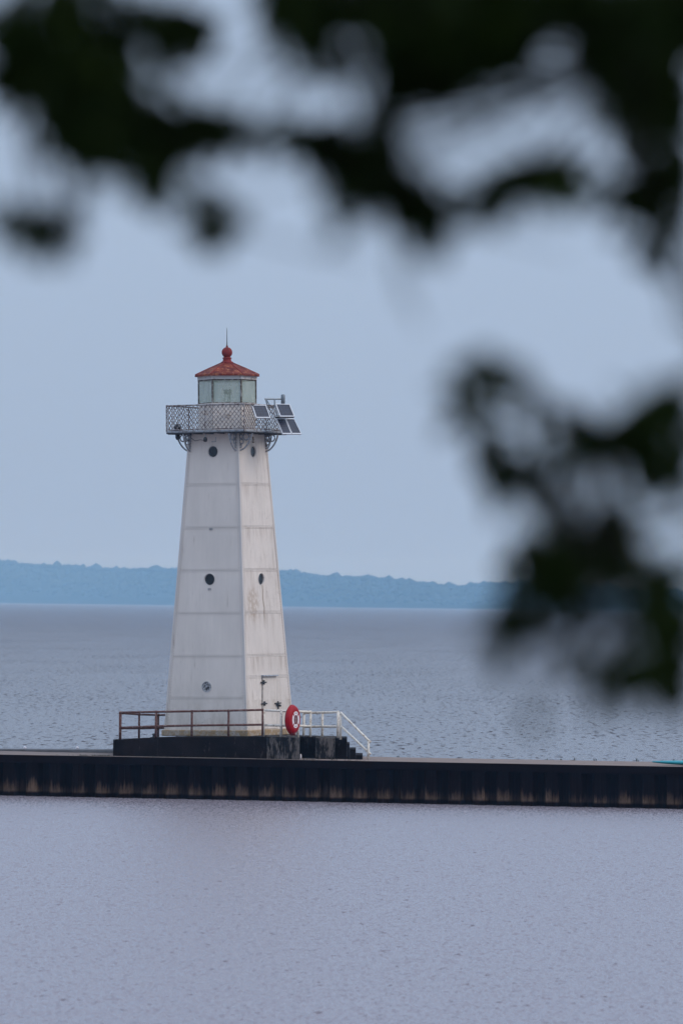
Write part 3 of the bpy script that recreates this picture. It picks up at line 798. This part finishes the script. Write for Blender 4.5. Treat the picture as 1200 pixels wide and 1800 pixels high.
# carrier of the panels and the antenna
an = empty('antenna_mount', at(497.5, 712, 198.6), 'grey cylindrical antenna on a pipe frame above the right solar panels', 'antenna')
def ap(px, py, Y): return at(px, py, Y) - an.location
mb = MB(); p0, p1 = ap(497.5, 712, 198.6), ap(497.5, 693, 198.6)
mb.lathe([(.075, p0.z), (.078, p1.z - .05), (.06, p1.z - .01), (.03, p1.z)], 14, (p1.x, p1.y, 0)); obj('antenna', mb, M['galv'], an, True)
mb = MB(); mb.tube([ap(466, 701.5, 198.2), ap(496, 701.5, 198.6)], .035, 6); obj('crossbar', mb, M['galv'], an)
for a_, b_ in (((466.5, 701.5, 198.2), (471.5, 716, 198.0)), ((482.5, 702, 198.4), (483, 716, 198.3)), ((469, 703, 198.2), (474, 712, 197.9)), ((499, 712, 198.5), (499, 760, 198.3)), ((484, 712, 198.3), (492, 752, 198.1))):
    mb = MB(); mb.tube([ap(*a_), ap(*b_)], .026, 6); obj('strut', mb, M['galv'], an)
mb = MB(); mb.tube([ap(484, 734, 197.9), ap(516, 733.6, 198.3)], .035, 6); obj('crossbar', mb, M['dark_iron'], an)
# floodlights at the gallery floor
fl = empty('floodlight', at(312.5, 764, 198.4), 'dark floodlight under the left corner of the gallery', 'floodlight')
mb = MB(); mb.lathe([(.05, .09), (.09, .04), (.085, -.12), (.05, -.2)], 12); obj('housing', mb, M['dark_iron'], fl, True)
mb = MB()
mb.tube([(0, 0, .05), (.0, 0, .22)], .03, 6); mb.lathe([(.04, .18), (.13, .22), (.15, .30), (.10, .38), (.03, .42)], 10)
obj('lamp_head', mb, M['dark_iron'], fl, True)
fl2 = empty('floodlight', at(361, 772, 197.3), 'small dark floodlight on the tower wall just above the upper left porthole', 'floodlight')
mb = MB(); mb.lathe([(.05, -.10), (.08, -.04), (.06, .05), (.02, .09)], 12); obj('housing', mb, M['dark_iron'], fl2, True)
mb = MB(); mb.tube([(0, 0, .05), (.03, .02, .30)], .018, 6); obj('arm', mb, M['grey_iron'], fl2)

# ------------------------------------------------------------------ railings on the platform
def yv(px, v): return front(px, v).y
def railing(name, label, m, posts, group='railings on the platform'):
    """posts: (px, y_top, y_foot, v)"""
    px, yt, yf, v = posts[0]; root = empty(name, at(px, yf, yv(px, v)), label, 'railing', group)
    T = []; Mi = []; F = []
    for (px, yt, yf, v) in posts:
        Y = yv(px, v) if v < 50 else v
        T.append(at(px, yt, Y) - root.location); F.append(at(px, yf, Y) - root.location)
        F[-1].x = T[-1].x; F[-1].y = T[-1].y
        Mi.append(T[-1].lerp(F[-1], .53))
    return root, T, Mi, F
def build(root, T, Mi, F, m, r=.030):
    for t_, f_ in zip(T, F):
        mb = MB(); mb.tube([f_, t_], r * 1.08, 8); obj('post', mb, m, root, True)
    for L_, nm in ((T, 'top_rail'), (Mi, 'middle_rail')):
        mb = MB(); mb.tube(L_, r, 8); obj(nm, mb, m, root, True)
        jn = MB()
        for p in L_:
            jn.lathe([(.02, -.05), (.045, -.04), (.045, .04), (.02, .05)], 8, p)
        obj('pipe_joints', jn, m, root, True, kind='stuff')
r_, T, Mi, F = railing('rusty_railing', 'rusty brown pipe railing along the front of the platform left of the white rail', M['rail_rust'],
    [(211.5, 1252.5, 1303, .3), (274.5, 1251.3, 1299, .3), (337.5, 1250.3, 1297.5, .3), (402, 1249.2, 1297, .3), (462, 1247.8, 1297, .3)])
build(r_, T, Mi, F, M['rail_rust'], .040)
r_, T, Mi, F = railing('rusty_railing', 'lower rusty pipe railing at the back left of the platform, ending behind the tower', M['rail_rust'],
    [(212.5, 1253.5, 1304, .9), (245, 1256, 1302, 3.0), (278.5, 1256.8, 1300, 4.3), (311, 1257, 1300, 4.6)])
build(r_, T, Mi, F, M['rail_rust'], .038)
r_, T, Mi, F = railing('white_railing', 'cream white pipe railing section in front of the lighthouse door and round red lifebuoy case', M['rail_white'],
    [(463.6, 1248.5, 1298, .33), (494.5, 1249.8, 1298, .5), (524, 1250.6, 1298, .7), (545.7, 1251.3, 1299, 2.05)])
build(r_, T, Mi, F, M['rail_white'], .043)
r_, T, Mi, F = railing('white_railing', 'white pipe railing at the back of the stair landing, running to the sloping handrail', M['rail_white'],
    [(534, 1253.2, 1299, 3.6), (566.5, 1252.5, 1299, 3.0), (593.8, 1251.7, 1300, 1.6)])
build(r_, T, Mi, F, M['rail_white'], .043)
hr = empty('handrail', at(598, 1300, yv(598, 1.45)), 'white sloping pipe handrail beside the concrete steps at the right end of the platform', 'handrail')
Y0, Y1 = yv(598, 1.45), yv(648, 1.3)
zf = DECK
for nm, pts in (('top_rail', [(598, 1252), (648.8, 1303), (651.5, 1305)]), ('lower_rail', [(598, 1275.5), (647, 1322), (651.0, 1326)])):
    ps = [at(pts[0][0], pts[0][1], Y0), at(pts[1][0], pts[1][1], Y1), at(pts[2][0], pts[2][1], Y1)]
    mb = MB(); mb.tube([p - hr.location for p in ps], .045, 8); obj(nm, mb, M['rail_white'], hr, True)
mb = MB(); a_ = at(598.2, 1252, Y0) - hr.location; b_ = at(598.2, 1300, Y0) - hr.location; mb.tube([b_, a_], .045, 8); obj('post', mb, M['rail_white'], hr, True)
mb = MB(); a_ = at(647.3, 1303, Y1); b_ = Vector((a_.x, a_.y, DECK)); mb.tube([b_ - hr.location, a_ - hr.location], .045, 8); obj('post', mb, M['rail_white'], hr, True)

# lifebuoy case
LB = at(514.5, 1265, yv(514.5, .35))
lb = empty('lifebuoy_case', LB, 'round red plastic lifebuoy case with a white ring symbol hung on the white railing', 'lifebuoy')
axd = Vector((math.sin(math.radians(66)), -math.cos(math.radians(66)), 0))
side_ = Vector((0, 0, 1)).cross(axd).normalized()
AX = Matrix((side_, Vector((0, 0, 1)), axd * 0.66)).transposed()
mb = MB()
mb.lathe([(.30, -.21), (.44, -.20), (.49, -.15), (.515, -.08)], 32, (0, 0, 0), AX); obj('back_shell', mb, M['red_dark'], lb, True)
mb = MB()
mb.lathe([(.52, -.085), (.555, -.075), (.56, -.03), (.535, -.01), (.53, .06), (.49, .13), (.43, .175), (.36, .19), (.34, .185)], 40, (0, 0, 0), AX); obj('front_shell', mb, M['red'], lb, True)
mb = MB(); p = AX @ Vector((0, -.555, -.02)); mb.box(-.10, .10, -.06, .06, p.z - .035, p.z + .03); obj('drain_foot', mb, M['red_dark'], lb, bevel=.01)
def arc(r0_, r1_, a0, a1, d0, d1, nseg=14):
    bo = []; 
    for i in range(nseg + 1): a = math.radians(a0 + (a1 - a0) * i / nseg); bo.append((r1_ * math.cos(a), r1_ * math.sin(a)))
    for i in range(nseg, -1, -1): a = math.radians(a0 + (a1 - a0) * i / nseg); bo.append((r0_ * math.cos(a), r0_ * math.sin(a)))
    mb = MB(); n_ = len(bo); h = nseg + 1
    vs = [AX @ Vector((x, y, d0)) for x, y in bo] + [AX @ Vector((x, y, d1)) for x, y in bo]
    fs = []
    for i in range(nseg):
        fs.append((i, i + 1, n_ - 2 - i, n_ - 1 - i)); fs.append((n_ + i, n_ + n_ - 1 - i, n_ + n_ - 2 - i, n_ + i + 1))
    fs += [(i, (i + 1) % n_, n_ + (i + 1) % n_, n_ + i) for i in range(n_)]
    mb.add(vs, fs); return mb
for a0, a1 in ((52, 128), (142, 218), (232, 308), (322, 398)):
    o = obj('ring_segment', arc(.175, .31, a0, a1, .188, .197), M['white'], lb)
mb = MB(); mb.lathe([(.165, .186), (.165, .194)], 28, (0, 0, 0), AX); obj('centre_disc', mb, M['red_dark'], lb)
for yy, ww in ((.245, .07), (-.245, .07)):
    mb = MB()
    for q in range(4):
        x_ = -ww + q * ww * 2 / 3.0 - .012
        vs = [AX @ Vector(v) for v in ((x_, yy - .025, .1972), (x_ + .026, yy - .025, .1972), (x_ + .026, yy + .025, .1972), (x_, yy + .025, .1972))]
        mb.add(vs, [(0, 1, 2, 3)])
    obj('printed_marks', mb, M['print_dark'], lb)
mb = MB()
for yy, ww in ((.10, .03), (.05, .07), (0.0, .045), (-.05, .07), (-.095, .03)):
    vs = [AX @ Vector(v) for v in ((-ww, yy - .012, .1945), (ww, yy - .012, .1945), (ww, yy + .012, .1945), (-ww, yy + .012, .1945))]; mb.add(vs, [(0, 1, 2, 3)])
obj('printed_marks', mb, M['rivet'], lb)
mb = MB(); p = AX @ Vector((0, .0, -.22)); mb.box(-.03 + p.x, .03 + p.x, p.y - .02, p.y + .02, -.30, .34); obj('mounting_bar', mb, M['rail_white'], lb)

# ------------------------------------------------------------------ small things on the pier
def deckpt(px, v, z=DECK): q = front(px, v); return Vector((q.x, q.y, z))
# teal kayak lying on the deck at the right edge of the view
kp = deckpt(1146, 1.0); ky = empty('kayak', kp + Vector((0, 0, 0.0)), 'teal plastic kayak lying on the pier deck at the right edge', 'kayak')
ky.rotation_euler = (0, 0, ang)
mb = MB(); secs = []; NS, NR = 20, 12; Lk = 3.6
for i in range(NS + 1):
    t_ = i / NS; w_ = 0.34 * math.sin(math.pi * min(max(t_, .02), .98)) ** .75; hh = 0.15 * math.sin(math.pi * min(max(t_, .02), .98)) ** .5
    secs.append([Vector((t_ * Lk, w_ * math.cos(2 * math.pi * k / NR), 0.10 + .02 * (1 - math.sin(math.pi * t_)) + hh * .62 * math.sin(2 * math.pi * k / NR))) for k in range(NR)])
vs = [v for s_ in secs for v in s_]; fs = [tuple(range(NR)), tuple(NS * NR + k for k in range(NR - 1, -1, -1))]
for i in range(NS):
    for k in range(NR): fs.append((i * NR + k, (i + 1) * NR + k, (i + 1) * NR + (k + 1) % NR, i * NR + (k + 1) % NR))
mb.add(vs, fs); obj('hull', mb, M['teal'], ky, True)
mb = MB(); mb.tube([Vector((Lk / 2 + .5 * math.cos(a), .24 * math.sin(a), .185)) for a in [i * math.pi / 10 for i in range(21)]], .02, 6); obj('cockpit_rim', mb, M['dark_iron'], ky, True)
# white peg and knobs
def peg(px, v, z, h, r, label, name='marker_post', cat='marker post'):
    p = deckpt(px, v, z); mb = MB(); mb.lathe([(r, 0), (r, h * .6), (r * .75, h * .85), (r * .4, h)], 10); o = obj(name, mb, M['white'], None, True, label, cat); o.location = p; return o
peg(528.5, .30, DECK, .20, .035, 'small white post at the front corner of the platform below the red lifebuoy case')
peg(44, W - .2, DECK + .06, .11, .06, 'small white bollard on the back kerb of the pier, nearest the left edge', 'bollard', 'bollard')
peg(136, W - .2, DECK + .09, .11, .06, 'small white bollard on the back kerb of the pier, midway to the platform', 'bollard', 'bollard')
cl_ = empty('mooring_cleat', at(271, 1297, yv(271, 2.2)), 'dark mooring cleat on the platform between the rusty railings', 'cleat')
mb = MB(); mb.lathe([(.09, -.05), (.07, .02), (.05, .10), (.08, .14), (.04, .17)], 10); obj('horn', mb, M['dark_iron'], cl_, True)
mb = MB(); mb.box(-.14, .52, -.08, .08, -.06, .03); obj('base_plate', mb, M['dark_iron'], cl_, bevel=.01)
# weeds on the deck edges
def weed(px, v, h, z=DECK, n_=7, sp=.05):
    mb = MB()
    for q in range(n_):
        a_ = R.uniform(0, 6.28); hh = h * R.uniform(.5, 1.1); b0 = Vector((R.uniform(-sp, sp), R.uniform(-sp, sp), 0)); l_ = Vector((math.cos(a_), math.sin(a_), 0)) * hh * .35
        w_ = Vector((-math.sin(a_), math.cos(a_), 0)) * .012
        mb.add([b0 - w_, b0 + w_, b0 + l_ * .4 + w_ * .8 + Vector((0, 0, hh * .6)), b0 + l_ * .4 - w_ * .8 + Vector((0, 0, hh * .6)), b0 + l_ + Vector((0, 0, hh))], [(0, 1, 2, 3), (3, 2, 4)])
    return mb
WL = ('fourth weed from the right on the back edge of the pier', 'fifth weed from the right along the back edge of the pier', 'short weed two places left of the kayak on the pier edge',
      'dark upright weed left of the teal kayak on the back edge of the pier', 'low dark weed behind the tip of the teal kayak', 'tall dark weed behind the middle of the teal kayak', 'leftmost weed of the right hand row on the pier edge',
      'second weed from the left in the right hand row on the pier', 'tiny lone weed just right of the sloping handrail on the pier')
for i, (px, h) in enumerate(((1010, .15), (1045, .10), (1082, .10), (1120, .14), (1162, .09), (1183, .16), (960, .06), (985, .07), (700, .06))):
    o = obj('weed', weed(px, 0, h), M['moss'], None, False, WL[i], 'weed', 'weeds along the back edge of the pier')
    o.location = deckpt(px, W - .05)
ms = MB()
for q in range(260):                                    # moss and weeds along the front edge, by the platform
    px = R.choice((R.gauss(170, 22), R.uniform(150, 640), R.gauss(290, 30), R.gauss(360, 20))); h = R.uniform(.012, .05)
    w_ = weed(px, 0, h, n_=4, sp=.06); p = deckpt(px, R.uniform(.03, .11)); o_ = len(ms.v); ms.v += [v + p for v in w_.v]; ms.f += [tuple(i + o_ for i in f) for f in w_.f]
obj('moss', ms, M['moss'], kind='stuff')['label'] = 'thin moss and weeds along the front edge of the pier deck'

# ------------------------------------------------------------------ near bank and the overhanging tree
bank = MB()
bx = [-60, 60]
prof_ = [(-60, HC - 1.5), (2, HC - 1.6), (9.5, HC - 1.75), (12.5, HC - 2.3), (17, HC - 5), (24, -0.6)]
for x in bx:
    for (y, z) in prof_: bank.v.append(Vector((x, y, z)))
for k in range(len(prof_) - 1): bank.f.append((k, len(prof_) + k, len(prof_) + k + 1, k + 1))
obj('grass_bank', bank, M['grass'], kind='structure')

T0 = Vector((3.6, 9.0, HC - 1.8))
tree = empty('leafy_tree', T0, 'dark out of focus tree overhanging the view from above and from the right', 'tree')
def loc(p): return Vector(p) - T0
mb = MB(); trunk_top = Vector((3.0, 8.6, HC + 5.5))
mb.tube([loc(T0 - Vector((0, 0, .3))), loc((3.5, 8.9, HC)), loc((3.2, 8.7, HC + 2.5)), loc(trunk_top)], .24, 12, .10); obj('trunk', mb, M['bark'], tree, True)

# leaf clumps as they stand: (x, y, rx, ry, density) seen from the bank, each with its own distance
clumps = [
 (60, 50, 80, 55, 1), (150, 105, 85, 60, 1.2), (30, 130, 45, 60, .6), (120, 190, 70, 60, 1.1), (230, 20, 120, 35, .9), (300, 45, 75, 45, 1.0),
 (175, 235, 85, 45, 1.2), (235, 215, 70, 60, 1.3), (320, 215, 80, 55, 1.2), (385, 205, 45, 35, .7), (265, 275, 50, 40, 1.0), (258, 320, 22, 30, .9),
 (60, 382, 75, 28, .55), (70, 415, 26, 26, .7), (388, 368, 30, 20, 1.3), (362, 392, 28, 20, 1.1), (250, 120, 30, 40, .25), (10, 20, 40, 40, .9),
 (545, 25, 45, 50, 1.2), (555, 85, 32, 35, 1.0), (640, 25, 60, 30, .8), (715, 30, 85, 50, 1.2), (770, 85, 80, 55, 1.3), (850, 50, 90, 60, 1.4), (820, 110, 60, 30, .9),
 (920, 20, 80, 28, 1.2), (1010, 15, 80, 28, 1.2), (1110, 60, 90, 75, 1.5), (1130, 160, 75, 60, 1.5), (1170, 270, 45, 75, 1.5), (1085, 130, 30, 40, .9), (895, 95, 18, 45, 1.0),
 (1165, 350, 38, 40, 1.2), (1130, 425, 28, 28, .7), (1185, 420, 20, 25, .6), (1070, 215, 20, 30, .4),
 (530, 225, 32, 32, 1.1), (590, 245, 60, 32, 1.2), (650, 275, 60, 45, 1.3), (690, 320, 55, 45, 1.4), (740, 340, 35, 45, 1.0), (758, 395, 22, 32, 1.0), (640, 335, 40, 25, .7), (670, 225, 30, 30, .7), (590, 330, 20, 25, .3),
 (850, 345, 38, 28, 1.1), (900, 295, 50, 25, 1.2), (960, 285, 50, 25, 1.2), (1010, 320, 45, 25, .9), (945, 345, 35, 18, .6), (1075, 330, 30, 25, .5), (800, 340, 30, 20, .35),
 (870, 645, 52, 38, .42), (825, 705, 32, 38, .45), (905, 690, 30, 35, .3), (858, 805, 30, 38, .9), (895, 845, 45, 20, .6), (955, 850, 22, 22, .55), (960, 780, 40, 40, .3),
 (1010, 740, 30, 22, .9), (1050, 765, 45, 26, 1.0), (1100, 760, 30, 25, .6), (1170, 700, 38, 32, 1.1), (1180, 760, 40, 45, 1.2), (1150, 820, 32, 32, 1.0), (1190, 850, 20, 25, .8), (1105, 715, 30, 25, .35),
 (1075, 885, 26, 26, .9), (945, 955, 42, 32, 1.0), (985, 1000, 60, 45, 1.3), (1050, 940, 60, 35, 1.2), (1000, 1050, 60, 28, 1.2), (935, 1085, 32, 25, .9), (870, 1120, 25, 25, .45), (905, 1060, 30, 25, .6),
 (1110, 990, 50, 35, 1.2), (1160, 1035, 45, 35, 1.2), (1130, 1075, 40, 28, 1.0), (1190, 1080, 25, 25, 1.0), (1060, 1060, 22, 22, .3),
 (1085, 1165, 55, 30, 1.2), (1150, 1190, 50, 28, 1.0), (1075, 1205, 28, 22, 1.1), (1000, 1145, 30, 20, .5), (1195, 1140, 20, 30, .6), (935, 1235, 30, 25, .3), (1020, 1100, 20, 14, .3),
 (15, 90, 35, 50, .7), (25, 375, 45, 25, .6), (110, 400, 35, 22, .45), (190, 60, 50, 40, .7), (440, 245, 30, 22, .35), (370, 345, 25, 20, .6), (820, 650, 34, 30, .5), (805, 690, 25, 30, .35), (950, 715, 32, 28, .4), (900, 1105, 30, 25, .5), (930, 1050, 30, 30, .7), (1080, 900, 40, 40, .6), (690, 150, 45, 30, .7), (740, 150, 30, 25, .6), (620, 90, 30, 30, .4), (470, 235, 30, 20, .4), (490, 20, 30, 25, .5), (450, 220, 25, 22, .5), (300, 130, 35, 25, .35), (1180, 20, 40, 60, 1.3), (1190, 150, 30, 60, 1.3),
 (700, 90, 40, 30, .8), (520, -40, 60, 30, 1), (640, -40, 80, 30, 1.1), (760, -30, 80, 30, 1.2), (880, -30, 80, 30, 1.2), (1000, -30, 80, 30, 1.2), (1120, -30, 80, 30, 1.2), (1200, -20, 60, 40, 1.2), (100, -30, 80, 30, .6), (1060, 60, 40, 60, 1.2), (610, 380, 25, 18, .25), (130, 330, 40, 18, .2), (1110, 330, 25, 30, .7), (1120, 380, 25, 25, .5),
 (840, 740, 30, 40, .45), (905, 800, 25, 30, .35), (985, 790, 30, 25, .45), (1130, 740, 35, 30, .9), (1195, 700, 25, 40, 1.2), (1120, 790, 25, 25, .6), (1000, 900, 30, 20, .4), (960, 900, 30, 20, .3),
 (1180, 1100, 35, 40, 1.1), (1140, 1130, 35, 30, .9), (1190, 1190, 25, 30, 1.0), (910, 1000, 25, 30, .6), (890, 1130, 30, 25, .4), (960, 1170, 25, 25, .25), (840, 650, 40, 30, .4), (1190, 980, 18, 20, .8),
]
def leaf_mesh(size):
    """an oval serrated leaf folded a little along its midrib, with its stalk"""
    n_ = 7; L_, Wd = size, size * .33; vs = []; fs = []
    for i in range(n_ + 1):
        t_ = i / n_; w_ = Wd * math.sin(math.pi * min(1, t_ * .98 + .01)) ** .8 * (1.25 - .5 * t_) * (1.0 if i % 2 else .88)
        z = -.12 * size * t_ * t_
        vs += [(-w_, t_ * L_, z + .12 * w_), (0, t_ * L_, z), (w_, t_ * L_, z + .12 * w_)]
    for i in range(n_): a_ = 3 * i; fs += [(a_, a_ + 1, a_ + 4, a_ + 3), (a_ + 1, a_ + 2, a_ + 5, a_ + 4)]
    b = len(vs); s_ = size * .012
    vs += [(-s_, -.25 * size, .01), (s_, -.25 * size, .01), (s_, 0, 0), (-s_, 0, 0)]; fs.append((b, b + 1, b + 2, b + 3))
    return vs, fs
LV, LF = leaf_mesh(1.0)
lme = bpy.data.meshes.new('leaf'); lme.from_pydata(LV, [], LF); lme.update(); lme.materials.append(M['leaf'])
def leaf_mat(p, size):
    rot = Matrix.Rotation(R.uniform(0, 6.283), 4, 'Z') @ Matrix.Rotation(R.gauss(-.75, .6), 4, 'X') @ Matrix.Rotation(R.uniform(-.8, .8), 4, 'Y')
    return Matrix.Translation(p) @ rot @ Matrix.Scale(size, 4)
LR = random.Random(21); R = LR
spots = []; cen = []
for (x, y, rx, ry, dn) in clumps:
    rx *= 1.06; ry *= 1.07; dn = min(dn * 1.05, dn ** 1.0 + .1)
    Yc = R.uniform(7.0, 8.6); cen.append(at(x, y, Yc))
    if x > 780 and y > 560: dn *= .80
    n_ = max(2, int(round(dn * 11.5 * math.pi * rx * ry / 1900.0 + .3)))
    for q in range(n_):
        a_ = R.uniform(0, 6.283); rr = R.random() ** .6 * 1.0
        spots.append((at(x + rx * rr * math.cos(a_), y + ry * rr * math.sin(a_), Yc + R.gauss(0, .22)), R.uniform(.034, .060)))
R.shuffle(spots)
spots_near = spots[:290]; spots_rest = spots[290:]
for (p, s_) in spots_near:
    o = bpy.data.objects.new('leaf', lme); C.objects.link(o); o.parent = tree
    o.matrix_local = leaf_mat(p - T0, s_)
fo = MB()
def put(p, s_):
    m_ = leaf_mat(p - T0, s_); o_ = len(fo.v); fo.v += [m_ @ Vector(v) for v in LV]; fo.f += [tuple(i + o_ for i in f) for f in LF]
for (p, s_) in spots_rest: put(p, s_)
# the rest of the crown, above and to the right of the view
def inframe(p):
    d = p - Vector((0, 0, HC)); z_ = d.dot(cf)
    if z_ < .3: return False
    x_, y_ = 600 + FPX * d.dot(cr) / z_, 900 - FPX * d.dot(cu) / z_
    return -130 < x_ < 1330 and -100 < y_ < 1950
crown_c = []
for q in range(420):                                    # unseen boughs added over and behind the viewer to shade the leaves in view
    a_ = R.uniform(0, 6.283); rr = R.uniform(0, 6.0)
    crown_c.append(Vector((.6 + rr * math.cos(a_), 3.2 + rr * math.sin(a_), HC + R.uniform(1.5, 2.6) - .02 * rr * rr)))
for q in range(330):
    a_ = R.uniform(0, 6.283); b_ = math.asin(R.uniform(-.15, 1)); rr = R.uniform(.55, 1.0)
    crown_c.append(Vector((1.6 + 4.6 * rr * math.cos(a_) * math.cos(b_), 8.2 + 4.4 * rr * math.sin(a_) * math.cos(b_), HC + 1.2 + 4.6 * rr * math.sin(b_))))
for q in range(60): crown_c.append(Vector((R.uniform(-2.5, 3.0), R.uniform(6.5, 10), HC + 1.15 + R.uniform(.1, .9))))
for q in range(40): crown_c.append(Vector((R.uniform(.9, 2.8), R.uniform(7, 9.5), HC + R.uniform(.1, 1.4))))
for c in crown_c:
    for q in range(26):
        p = c + Vector((R.gauss(0, .26), R.gauss(0, .26), R.gauss(0, .18)))
        if not inframe(p): put(p, R.uniform(.07, .12))
fol = obj('foliage', fo, M['leaf'], tree, kind='stuff')
# limbs and twigs
def curve(a, b, sag, n_=8, jit=.02):
    out = []
    for i in range(n_ + 1):
        t_ = i / n_; p = a.lerp(b, t_) + Vector((0, 0, -sag * 4 * t_ * (1 - t_)))
        if 0 < i < n_: p += Vector((R.gauss(0, jit), R.gauss(0, jit), R.gauss(0, jit)))
        out.append(p)
    return out
hubs = []
limbs = [(Vector((3.15, 8.7, HC + 2.9)), at(60, 70, 8.0), -.45, .045, .008), (Vector((3.2, 8.7, HC + 2.3)), at(620, 10, 7.9), -.35, .045, .012), (Vector((3.3, 8.8, HC + 1.6)), at(1110, 120, 7.6), -.2, .045, .014),
         (Vector((3.45, 8.9, HC + .6)), at(1040, 960, 7.9), -.1, .04, .008), (Vector((3.4, 8.9, HC + .9)), at(1060, 750, 7.7), -.1, .035, .008)]
for (a_, b_, sg, ra, rb) in limbs:
    pts = curve(a_, b_, sg, 12, .03); mb = MB(); mb.tube([loc(p) for p in pts], ra, 8, rb); lo_ = obj('branch', mb, M['bark'], tree, True); hubs.append((lo_, pts))
for i, c in enumerate(cen):
    lo_, pts = min(hubs, key=lambda h: min((p - c).length for p in h[1])); st = min(pts, key=lambda p: (p - c).length)
    if (st - c).length > 1.2: continue
    mb = MB(); mb.tube([loc(p) for p in curve(st, c, R.uniform(-.03, .03), 6, .006)], .0055, 5, .002); obj('twig', mb, M['bark'], lo_, True)

for (x0, y0, x1, y1, rr) in ((690, 400, 738, 575, .0034), (688, 440, 712, 540, .003), (850, 130, 905, 260, .003), (905, 120, 960, 240, .0025), (400, 395, 640, 455, .0028), (860, 400, 1000, 440, .002)):
    mb = MB(); mb.tube([loc(p) for p in curve(at(x0, y0, 7.9), at(x1, y1, 7.8), .006, 6, .002)], rr, 5, rr * .7); obj('twig', mb, M['bark'], hubs[1][0], True)

# ------------------------------------------------------------------ haze over the lake
hb = MB(); hb.box(-17000, 17000, -200, 17000, -3.0, 150.0)
hm = bpy.data.materials.new('lake_haze'); hm.use_nodes = True; hm.node_tree.nodes.clear()
ho = hm.node_tree.nodes.new('ShaderNodeOutputMaterial'); hv = hm.node_tree.nodes.new('ShaderNodeVolumePrincipled')
hv.inputs['Color'].default_value = (0.35, 0.65, 1.0, 1); hv.inputs['Density'].default_value = 0.000110
hv.inputs['Absorption Color'].default_value = (1, 1, 1, 1)
hv.inputs['Anisotropy'].default_value = 0.2
hm.node_tree.links.new(hv.outputs[0], ho.inputs['Volume'])
obj('haze', hb, hm, kind='stuff')['label'] = 'pale blue haze over the lake'
